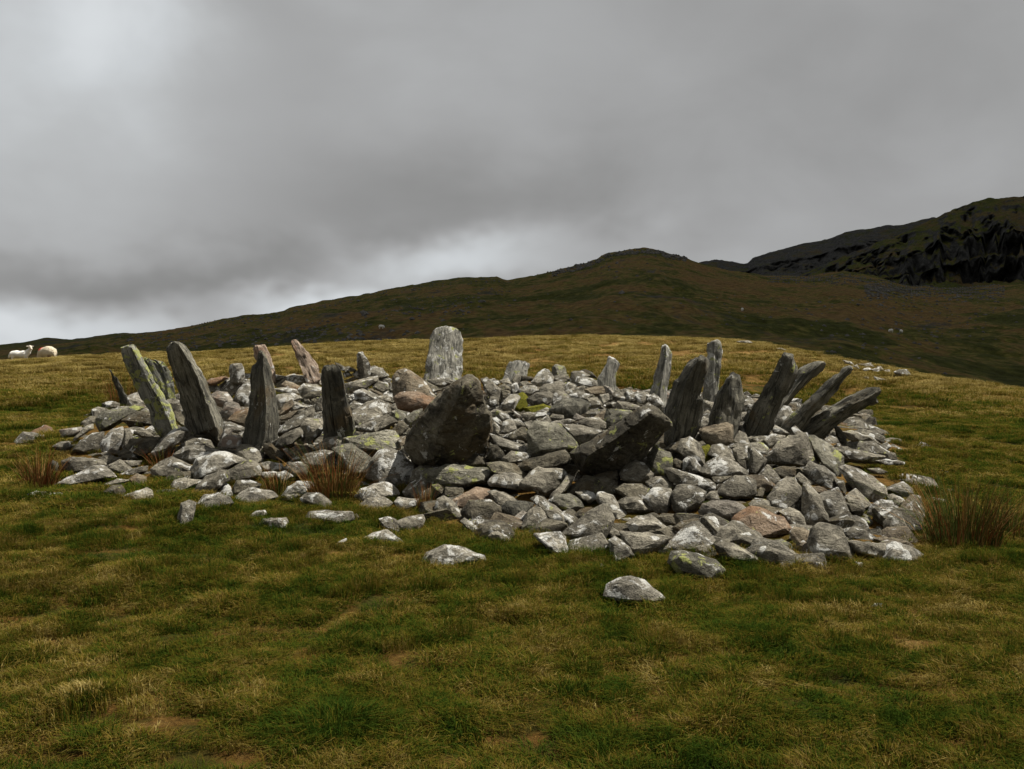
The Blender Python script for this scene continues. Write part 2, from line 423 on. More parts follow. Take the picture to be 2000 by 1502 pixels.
# ================================================================== STONE MATERIALS
def stone_material(name, dark, mid, light, white=0.35, yellow=0.0, stain=0.0, strata=False, stain_col=(0.20, 0.115, 0.062)):
    nt = NT(name)
    tc = nt.n('TexCoord').outputs['Object']
    rnd = nt.n('ObjectInfo').outputs['Random']
    shift = nt.vmath('SCALE', (37.0, 53.0, 19.0), scale=rnd)
    p = nt.vmath('ADD', tc, shift)
    ps = nt.n('Mapping', {'Vector': p, 'Scale': (1.0, 1.0, 0.26) if strata else (1.0, 1.0, 1.7)}).outputs[0]
    n1 = nt.noise(p, 3.2, 3, 0.6, 0.3)
    n2 = nt.noise(ps, 17.0, 5, 0.72, 0.2)
    n3 = nt.noise(p, 75.0, 3, 0.7)
    f = nt.math('ADD', nt.math('MULTIPLY', n1, 0.40), nt.math('ADD', nt.math('MULTIPLY', n2, 0.40), nt.math('MULTIPLY', n3, 0.20)))
    col = nt.ramp(f, [(0.40, dark), (0.5, mid), (0.60, light)])
    var = nt.n('MapRange', {0: rnd, 1: 0.0, 2: 1.0, 3: 0.66, 4: 1.18}).outputs[0]
    col = nt.mix(1.0, col, nt.n('CombineColor', {0: var, 1: nt.math('MULTIPLY', var, 0.985), 2: nt.math('MULTIPLY', var, 0.94)}).outputs[0], 'MULTIPLY')
    # rusty and brown weathering
    if stain > 0:
        st = nt.step(nt.noise(p, 2.3, 5, 0.62, 0.4), 0.60 - stain * 0.22, 0.72 - stain * 0.2)
        col = nt.mix(nt.math('MULTIPLY', st, 0.85), col, stain_col)
    # dark grey lichen films
    dk = nt.step(nt.noise(p, 7.5, 5, 0.68, 0.6), 0.56, 0.64)
    col = nt.mix(nt.math('MULTIPLY', dk, 0.8), col, dark)
    if strata:
        ln = nt.noise(nt.n('Mapping', {'Vector': p, 'Scale': (1.0, 1.0, 0.10)}).outputs[0], 30.0, 3, 0.6, 0.6)
        col = nt.mix(nt.math('MULTIPLY', nt.step(ln, 0.53, 0.60), 0.75), col, tuple(c * 0.45 for c in dark))
    # white crusts: big broken sheets and small round spots
    sheet = nt.step(nt.noise(p, 4.4, 7, 0.72, 0.5), 0.66 - 0.20 * white, 0.70 - 0.18 * white)
    pw = nt.vmath('ADD', p, nt.vmath('SCALE', nt.n('TexNoise', {'Vector': p, 'Scale': 14.0, 'Detail': 3.0}).outputs[1], scale=0.05))
    vor = nt.n('TexVoronoi', {'Vector': pw, 'Scale': 10.0, 'Randomness': 1.0})
    cell = nt.n('SeparateColor', {0: vor.outputs['Color']}).outputs[0]
    spot = nt.math('MULTIPLY', nt.math('SUBTRACT', 1.0, nt.step(vor.outputs['Distance'], 0.30, 0.38)), nt.math('GREATER_THAN', cell, 0.88 - 0.4 * white))
    spot = nt.math('MULTIPLY', spot, nt.step(n1, 0.40, 0.52))
    crust = nt.math('MAXIMUM', sheet, nt.math('MULTIPLY', spot, 0.9 if white >= 0.4 and not strata else 0.0))
    crust = nt.math('MULTIPLY', crust, nt.ramp(n3, [(0.30, 0.45), (0.5, 1.0)]))
    col = nt.mix(nt.math('MULTIPLY', crust, 0.9), col, nt.mix(n2, (0.42, 0.42, 0.39), (0.78, 0.77, 0.71)))
    if yellow > 0:
        yl = nt.step(nt.noise(nt.vmath('ADD', p, (5.1, 8.2, 3.3)), 6.0, 6, 0.72, 0.4), 0.66 - 0.17 * yellow, 0.69 - 0.16 * yellow)
        col = nt.mix(nt.math('MULTIPLY', yl, 0.85), col, nt.mix(n3, (0.19, 0.20, 0.055), (0.40, 0.42, 0.13)))
    h = nt.math('ADD', nt.math('MULTIPLY', n2, 1.3), nt.math('ADD', nt.math('MULTIPLY', n3, 0.35), nt.math('MULTIPLY', crust, 0.12)))
    return nt.surface(col, 0.92, nt.bump(h, 1.0, 0.045), 0.2)
MATS = {
    'g': stone_material('grey_stone', (0.058, 0.052, 0.039), (0.165, 0.151, 0.120), (0.33, 0.305, 0.245), 0.46, 0.18),
    'w': stone_material('white_lichened_stone', (0.075, 0.069, 0.055), (0.205, 0.190, 0.155), (0.40, 0.375, 0.315), 0.68),
    'y': stone_material('yellow_lichened_stone', (0.060, 0.056, 0.042), (0.155, 0.148, 0.115), (0.30, 0.285, 0.23), 0.35, 0.55),
    'o': stone_material('rusty_stone', (0.095, 0.070, 0.050), (0.225, 0.165, 0.115), (0.35, 0.275, 0.205), 0.25, 0.12, 0.75),
    'b': stone_material('brown_stone', (0.070, 0.056, 0.038), (0.170, 0.140, 0.098), (0.28, 0.24, 0.175), 0.40, 0.12, 0.35, False, (0.17, 0.105, 0.055)),
    'd': stone_material('dark_stone', (0.032, 0.028, 0.020), (0.100, 0.089, 0.064), (0.205, 0.186, 0.140), 0.32, 0.22, 0.4, False, (0.085, 0.062, 0.032)),
    'p': stone_material('pinkish_stone', (0.095, 0.085, 0.070), (0.225, 0.202, 0.170), (0.39, 0.355, 0.305), 0.45, 0.05, 0.25, False, (0.25, 0.18, 0.13)),
    'k': stone_material('pink_slab', (0.12, 0.092, 0.070), (0.275, 0.212, 0.165), (0.43, 0.35, 0.28), 0.35, 0.05, 0.3, True, (0.27, 0.165, 0.11)),
    's': stone_material('slaty_stone', (0.048, 0.046, 0.036), (0.122, 0.116, 0.092), (0.235, 0.224, 0.182), 0.18, 0.16, 0.2, True, (0.10, 0.075, 0.042)),
    'l': stone_material('slate_with_yellow_lichen', (0.07, 0.07, 0.058), (0.165, 0.165, 0.14), (0.29, 0.285, 0.25), 0.30, 0.88, 0.0, True),
    't': stone_material('pale_streaky_slate', (0.12, 0.118, 0.10), (0.27, 0.262, 0.228), (0.46, 0.45, 0.40), 0.55, 0.40, 0.0, True),
}

# ================================================================== STONE SHAPES
def finish_rock(bm, size, amp, freq, seed, strata=False, rugged=False):
    bmesh.ops.triangulate(bm, faces=bm.faces[:])
    bm.normal_update()
    co = np.array([v.co for v in bm.verts])
    no = np.array([v.normal for v in bm.verts])
    q = co * freq / max(size, 0.05)
    if strata: q = q * np.array([1.6, 1.6, 0.35])
    n = fbm(q[:, 0] + seed * 3.1, q[:, 1] + seed * 1.7, q[:, 2], 4, seed % 50, 0.55)
    r = np.abs(fbm(q[:, 0] * .6 - seed, q[:, 1] * .6, q[:, 2] * .6 + 7, 2, (seed + 7) % 50))
    dsp = (n * 0.75 - r * 0.5 + 0.12) * amp * size
    if strata:
        k = fbm(co[:, 0] * 9 + seed, co[:, 1] * 9 - seed, co[:, 2] * 0.9, 2, (seed + 3) % 50) * 3.2
        dsp = dsp + (np.floor(k) + sstep(0.35, 0.65, k - np.floor(k)) - 0.5) * 0.0075
    if rugged:
        e = np.abs(fbm(co[:, 0] * 3.6 + seed, co[:, 1] * 3.6, co[:, 2] * 3.6, 2, (seed + 13) % 50))
        dsp = dsp - 0.018 * (1 - sstep(0.0, 0.10, e)) + 0.010 * fbm(co[:, 0] * 7, co[:, 1] * 7 + seed, co[:, 2] * 7, 3, (seed + 17) % 50)
    co = co + no * dsp[:, None]
    for v, c in zip(bm.verts, co): v.co = c
    for f in bm.faces: f.smooth = True
    bm.normal_update()
    for e in bm.edges:
        if len(e.link_faces) == 2 and e.calc_face_angle(0.0) > 0.50: e.smooth = False
def hull_rock(points, size, seed, bevel=0.075, amp=0.035):
    bm = bmesh.new()
    for p in points: bm.verts.new(p)
    r = bmesh.ops.convex_hull(bm, input=bm.verts[:])
    junk = [e for e in r['geom_interior'] + r['geom_unused'] if isinstance(e, bmesh.types.BMVert)]
    bmesh.ops.delete(bm, geom=list(set(junk)), context='VERTS')
    bmesh.ops.dissolve_limit(bm, angle_limit=0.16, verts=bm.verts[:], edges=bm.edges[:])
    bmesh.ops.bevel(bm, geom=bm.edges[:], offset=bevel * size, segments=2, profile=0.6, affect='EDGES', clamp_overlap=True)
    bmesh.ops.remove_doubles(bm, verts=bm.verts[:], dist=0.012 * size)
    bmesh.ops.triangulate(bm, faces=bm.faces[:])
    for _ in range(4):
        long = [e for e in bm.edges if e.calc_length() > 0.22 * size]
        if not long: break
        bmesh.ops.subdivide_edges(bm, edges=long, cuts=1)
        bmesh.ops.triangulate(bm, faces=bm.faces[:])
    bmesh.ops.recalc_face_normals(bm, faces=bm.faces[:])
    finish_rock(bm, size, amp, 3.2, seed)
    return bm
def stone_from_outline(poly, depth, seed, tilt=0.55, thick=0.75):
    """a closed stone whose outline from the photographer's place is poly; top faces lean back, an arris comes forward"""
    R = random.Random(seed)
    P = np.array(poly, float)
    c = P.mean(0)
    P = c + (P - c) * 1.16
    w, h = np.ptp(P[:, 0]), np.ptp(P[:, 1])
    s = depth / FPX
    size = math.sqrt(w * h) * s
    t = thick * min(size, 1.6 * min(w, h) * s + 0.05)
    depth = depth + tilt * 0.5 * h * s
    def pt(p, dz):
        dd = depth + tilt * (c[1] - p[1]) * s + dz
        return at(p[0], p[1], dd)
    pts = []
    for p in P: pts.append(pt(p, R.uniform(-.06, .06) * t))
    a0 = np.array([c[0] + R.uniform(-.18, .18) * w, c[1] + R.uniform(-.02, .25) * h])
    for i, p in enumerate(P):
        if R.random() < 0.8:
            pts.append(pt(a0 + (p - a0) * R.uniform(.50, .74), -t * R.uniform(.26, .46)))
        pts.append(pt(c + (p - c) * .80, t * R.uniform(.35, .55)))
    pts = np.array(pts)
    o = pts.mean(0)
    bm = hull_rock(pts - o, size, seed, R.uniform(.028, .06), R.uniform(.03, .055))
    return bm, o, size
def bm_mesh(bm, name):
    me = bpy.data.meshes.new(name)
    bm.to_mesh(me); bm.free()
    return me

def standing_stone(name, poly, mat, label, lean=0.0, thick=0.5, ridge=0.0, roof=0.25, depth=None, amp=0.05, seed=1, strata=True, bury=14, group=None, tiltx=0.0, fat=1.5):
    """an upright slab: rings of its outline drawn in towards the long axis, front and back"""
    P = np.array(poly, float)
    c0 = P.mean(0); P[:, 0] += np.sign(P[:, 0] - np.interp(P[:, 1], [P[:, 1].min(), P[:, 1].max()], [P[P[:, 1] < P[:, 1].min() + 20, 0].mean(), P[P[:, 1] > P[:, 1].max() - 20, 0].mean()])) * fat
    lo, hi = P[:, 1].max(), P[:, 1].min()
    base = P[P[:, 1] > lo - 0.14 * (lo - hi)].mean(0)
    if depth is None: depth = hit(base[0], base[1] - 2)
    P[P[:, 1] > lo - 0.14 * (lo - hi), 1] += bury
    # even resampling of the outline
    seg = np.roll(P, -1, 0) - P
    L = np.hypot(seg[:, 0], seg[:, 1])
    step = max(3.0, 0.03 * FPX / depth)
    Q = []
    for p, d, l in zip(P, seg, L):
        k = max(1, int(round(l / step)))
        for j in range(k): Q.append(p + d * j / k)
    Q = np.array(Q)
    per = np.arange(len(Q)) * step
    nrm = np.roll(Q, -1, 0) - np.roll(Q, 1, 0); nrm = np.stack([nrm[:, 1], -nrm[:, 0]], -1) / (np.hypot(nrm[:, 0], nrm[:, 1])[:, None] + 1e-6)
    Q = Q + nrm * (2.6 * fbm(per / 13.0, seed * 7.7, 0, 2, seed))[:, None]
    Q = 0.7 * Q + 0.15 * (np.roll(Q, 1, 0) + np.roll(Q, -1, 0))
    top = P[P[:, 1] < hi + 0.12 * (lo - hi)].mean(0)
    ax = top - base
    ax = ax / np.hypot(*ax)
    sd = np.array([-ax[1], ax[0]])
    if sd[0] < 0: sd = -sd
    rel = Q - base
    l, w = rel @ ax, rel @ sd
    # middle and half width along the axis
    bins = np.linspace(l.min() - 1, l.max() + 1, 26)
    cen = 0.5 * (bins[1:] + bins[:-1])
    mid, half = np.zeros(25), np.zeros(25)
    for i, x in enumerate(cen):
        k = np.abs(l - x) < (bins[1] - bins[0]) * 1.6
        ww = w[k] if k.any() else np.array([0.0])
        mid[i], half[i] = (ww.max() + ww.min()) / 2, (ww.max() - ww.min()) / 2
    mid = np.convolve(np.pad(mid, 2, mode='edge'), np.ones(5) / 5, 'valid')
    m, hw = np.interp(l, cen, mid), np.maximum(np.interp(l, cen, half), 2)
    lm = (l.max() + l.min()) / 2; lh = (l.max() - l.min()) / 2
    s = depth / FPX
    tmax = thick
    def ringpts(f, e, rg=0.0):
        wc = m + rg * hw
        ww = wc + (w - wc) * f
        endk = 1 - (1 - f) * 0.22 * np.minimum(1.0, 1.6 * half.mean() / lh)
        ll = lm + (l - lm) * endk
        px = base + ll[:, None] * ax + ww[:, None] * sd
        up = (base[1] - px[:, 1]) * s
        taper = np.clip(1.0 - 0.35 * (ll - l.min()) / (l.max() - l.min()), 0.4, 1)
        D = depth + lean * up + e * tmax * taper + tiltx * (px[:, 0] - base[0]) * s
        return np.stack(at(px[:, 0], px[:, 1], D), -1)
    fr = [(1.0, .18), (1.0, -.20 + roof * .10), (.95, -.37 + roof * .12), (.62, -.45 + roof * .02), (.30, -.48 - roof * .10), (0.02, -.50 - roof * .20)]
    bk = [(.94, .38), (.6, .47), (.3, .5), (.02, .52)]
    rings = [ringpts(f, e) for f, e in bk[::-1]] + [ringpts(f, e, ridge) if f < .95 else ringpts(f, e) for f, e in fr]
    R = np.array(rings)
    A = np.array(at(base[0], base[1], depth))
    B = np.array(at(top[0], top[1], depth + lean * (base[1] - top[1]) * s))
    zax = Vector(B - A).normalized()
    q = zax.to_track_quat('Z', 'Y')
    M = np.array(q.to_matrix())
    V = (R - A).reshape(-1, 3) @ M
    n, k = R.shape[0], R.shape[1]
    bm = bmesh.new()
    vs = [bm.verts.new(p) for p in V]
    for i in range(n - 1):
        for j in range(k):
            a, b = i * k + j, i * k + (j + 1) % k
            bm.faces.new((vs[a], vs[b], vs[b + k], vs[a + k]))
    bmesh.ops.remove_doubles(bm, verts=bm.verts[:], dist=0.008)
    bmesh.ops.holes_fill(bm, edges=[e for e in bm.edges if e.is_boundary], sides=0)
    bmesh.ops.triangulate(bm, faces=bm.faces[:])
    wide = float(np.median(half) * 2 * s)
    for _ in range(3):
        long = [e for e in bm.edges if e.calc_length() > (0.07 if strata else 0.045)]
        if long:
            bmesh.ops.subdivide_edges(bm, edges=long, cuts=1)
            bmesh.ops.triangulate(bm, faces=bm.faces[:])
    bmesh.ops.recalc_face_normals(bm, faces=bm.faces[:])
    finish_rock(bm, max(wide, 0.15), amp, 2.6, seed, strata, not strata and wide > 0.3)
    o = link(name, bm_mesh(bm, name), MATS[mat])
    o.location = A
    o.rotation_mode = 'QUATERNION'
    o.rotation_quaternion = q
    tag(o, label, 'standing stone', group or 'upright stones of the cairn ring')
    return o

# ================================================================== OUTLINES seen in the photograph (window origin, pixels per unit)
WIN = {'A': (20, 780, 2.0), 'B': (340, 780, 2.0), 'C': (660, 800, 2.0), 'D': (980, 830, 2.0), 'E': (1240, 820, 2.0), 'F': (1480, 800, 2.0),
       'G': (180, 640, 1.8), 'H': (400, 640, 1.8), 'I': (660, 630, 1.8), 'J': (920, 660, 1.8), 'K': (1180, 650, 1.8), 'L': (1440, 660, 1.8)}
def outline(win, text):
    x0, y0, k = WIN[win]
    v = [float(t) for t in text.replace(',', ' ').split()]
    return [(x0 + k * a, y0 + k * b) for a, b in zip(v[::2], v[1::2])]

# ---------------------------------------------------------------- the ring of upright stones
UPRIGHTS = [
 ('standing_stone', 'G', '19,45 21,45 27,55 33,66 39,78 38,86 35,86 30,74 24,60', 's', 'thin dark splinter of slate leaning left at the far left of the ring', dict(thick=.16, seed=1)),
 ('standing_stone', 'G', '56,36 60,31 66,36 74,50 80,62 88,73 86,80 76,80 70,66 62,50', 'l', 'broad grey slab with yellow lichen just behind the yellow-blotched leaning slab', dict(thick=.2, seed=2, lean=.1, fat=5)),
 ('standing_stone', 'G', '69,34 76,38 84,48 87,62 88,74 82,72 78,58 73,46', 'l', 'rounded lichened slab wedged between two leaning slabs on the left', dict(thick=.2, seed=3, lean=.2, fat=4)),
 ('standing_stone', 'G', '33,22 38,19 44,18 48,23 53,35 58,42 64,56 74,72 84,88 93,108 88,116 78,112 69,104 64,92 55,76 47,62 42,48 36,36', 'l', 'long leaning slate slab streaked with bright yellow lichen', dict(thick=.3, seed=4, ridge=.45, fat=3)),
 ('standing_stone', 'G', '83,20 86,15 90,13 96,17 102,24 108,33 116,44 122,56 126,68 132,80 136,90 140,100 142,110 138,118 134,121 128,116 118,112 104,113 100,96 95,76 92,60 88,46 84,34', 's', 'tallest dark left-leaning slab with a rounded tip and grained right face', dict(thick=.5, seed=5, ridge=.55, roof=1.7, lean=-.2)),
 ('standing_stone', 'H', '53,24 55,19 64,19 69,27 71,34 74,44 77,52 73,53 66,42 58,36 54,31', 'k', 'pinkish-topped slab peeping out behind the grooved pointed stone', dict(thick=.25, seed=6, lean=.3)),
 ('standing_stone', 'H', '59,26 62,24 65,30 68,40 71,52 74,62 77,80 79,92 80,100 80,112 78,120 66,125 54,127 46,128 41,126 43,112 44,98 48,92 50,82 51,64 51,50 52,44 57,38 59,32', 's', 'narrow pointed upright with a deep vertical groove', dict(thick=.5, seed=7, ridge=.2, roof=1.9, lean=-.1)),
 ('standing_stone', 'H', '94,16 97,13 101,15 106,22 112,29 118,36 122,41 125,49 119,53 111,54 106,44 101,34 96,24', 'k', 'pinkish slab leaning left on the far rim', dict(thick=.22, seed=8, lean=.3, tiltx=.3)),
 ('standing_stone', 'H', '166,30 167,26 170,26 174,32 178,40 179,48 172,51 167,50 166,40', 'g', 'small grey pointed stone standing on the far rim', dict(thick=.22, seed=9, lean=.1, strata=False)),
 ('standing_stone', 'H', '126,46 129,41 136,40 142,41 147,47 149,54 151,66 154,80 158,92 162,106 164,114 164,120 154,121 146,120 136,121 131,122 130,108 129,92 128,74 127,60', 's', 'dark flat-topped post left of the great dark boulder', dict(thick=.42, seed=10, lean=-.32, ridge=-.3)),
 ('standing_stone', 'I', '94,60 95,50 96,40 99,28 100,18 103,9 110,6 114,5 118,3 122,4 128,7 133,10 135,20 134,36 133,50 132,62 126,66 110,66 97,66', 't', 'broad pale upright slab at the back, largest on the far rim', dict(thick=.35, seed=11, lean=.32, amp=.035, tiltx=.4)),
 ('standing_stone', 'I', '71,134 75,121 85,106 95,93 107,81 117,72 128,63 140,57 146,56 152,60 156,70 159,82 161,92 166,100 168,108 166,122 164,134 158,142 140,147 110,145 84,142', 'd', 'great dark triangular boulder with a beaked top at the front', dict(thick=.85, seed=12, lean=-.42, amp=.022, strata=False, roof=.8, ridge=-.25, fat=0, bury=24)),
 ('standing_stone', 'J', '34,44 38,34 42,26 50,24 55,25 58,25 63,27 62,34 60,43 52,46 44,48 36,48', 't', 'low pale squarish slab on the far rim beside brown rushes', dict(thick=.2, seed=13, lean=.35, amp=.03, tiltx=.4)),
 ('standing_stone', 'J', '88,42 90,30 94,28 100,31 103,36 105,44 96,46', 'y', 'small stump with a yellow lichened side on the far rim', dict(thick=.3, seed=14, lean=.1, strata=False, ridge=-.2, roof=1)),
 ('standing_stone', 'J', '138,42 142,36 147,28 150,19 154,20 156,24 160,28 157,42 155,54 150,58 140,54', 't', 'jagged fin-shaped pale slab with fine vertical streaks', dict(thick=.22, seed=15, lean=.2, tiltx=.3)),
 ('standing_stone', 'K', '51,66 54,50 57,34 60,20 63,13 66,12 69,16 72,23 71,36 68,54 66,74 62,77 58,74', 't', 'slim pale pointed pillar alone at the back right', dict(thick=.3, seed=16, ridge=.2, roof=1.2, lean=.1)),
 ('standing_stone', 'K', '107,70 108,54 112,42 112,26 113,11 117,8 122,7 126,11 127,24 125,40 123,56 121,74 114,76', 't', 'tall narrow grey pillar behind the split slab', dict(thick=.28, seed=17, lean=.1)),
 ('standing_stone', 'K', '66,86 70,74 73,66 78,52 84,44 92,34 100,28 104,25 110,25 113,33 112,42 108,56 104,68 108,76 106,88 104,98 98,108 88,116 72,120 66,112 70,100 68,92', 's', 'thick dark block split by a slanting crack, front right', dict(thick=.6, seed=18, lean=-.35, ridge=-.3, roof=.7)),
 ('standing_stone', 'K', '114,102 116,90 120,76 124,64 130,54 135,46 139,43 141,46 146,46 148,60 149,72 147,86 145,98 142,110 138,112 128,106 120,104', 's', 'short jagged upright with a ragged top between two bigger slabs', dict(thick=.42, seed=19, ridge=-.4, roof=.9, amp=.08)),
 ('standing_stone', 'L', '44,72 50,64 58,54 63,44 66,36 74,30 84,26 93,25 97,28 94,34 86,42 78,48 72,54 62,62 50,76 40,84', 's', 'round-ended slab leaning right, half hidden behind the tall right-hand slab', dict(thick=.32, seed=20, lean=.1)),
 ('standing_stone', 'L', '8,92 12,82 18,72 26,60 34,48 40,38 46,26 50,18 54,16 59,19 61,26 64,30 63,42 58,54 50,66 44,78 40,88 36,96 28,104 20,107 10,105', 's', 'tallest right-hand slab, dark and leaning right', dict(thick=.45, seed=21, ridge=.2, lean=-.15)),
 ('standing_stone', 'L', '44,96 52,90 60,82 70,74 80,64 90,54 100,46 108,40 116,33 122,30 125,34 122,38 112,48 108,56 100,64 98,70 88,78 78,88 70,98 62,102 52,101', 's', 'long narrow slab leaning far right with a thin broken tip', dict(thick=.34, seed=22, lean=.0)),
 ('standing_stone', 'L', '68,98 78,88 92,80 104,74 118,66 128,62 138,56 146,55 152,55 154,60 150,65 152,70 140,75 128,81 116,89 108,94 96,100 86,105 78,107 72,103', 's', 'lowest slab leaning almost flat to the right with a split end', dict(thick=.42, seed=23, lean=-.1, amp=.06)),
 ('standing_stone', 'K', '0,108 12,100 24,90 38,82 46,78 56,80 66,88 74,97 73,101 66,108 58,118 50,126 44,134 38,142 24,148 4,150 -10,146 -24,142 -36,136 -38,130 -26,122 -12,116', 'd', 'big dark lozenge of rock slanting up to the right at the front', dict(thick=.55, seed=24, lean=-.45, amp=.022, strata=False, roof=1.0, ridge=-.4, bury=18, fat=0)),
 ('standing_stone', 'G', '150,41 152,39 162,39 164,43 165,52 156,54 151,52', 'w', 'small pale square block standing on the far left rim', dict(thick=.25, seed=25, lean=.1, strata=False, amp=.03)),
]
for nm, win, txt, mat, lab, kw in UPRIGHTS:
    standing_stone(nm, outline(win, txt), mat, lab, **kw)

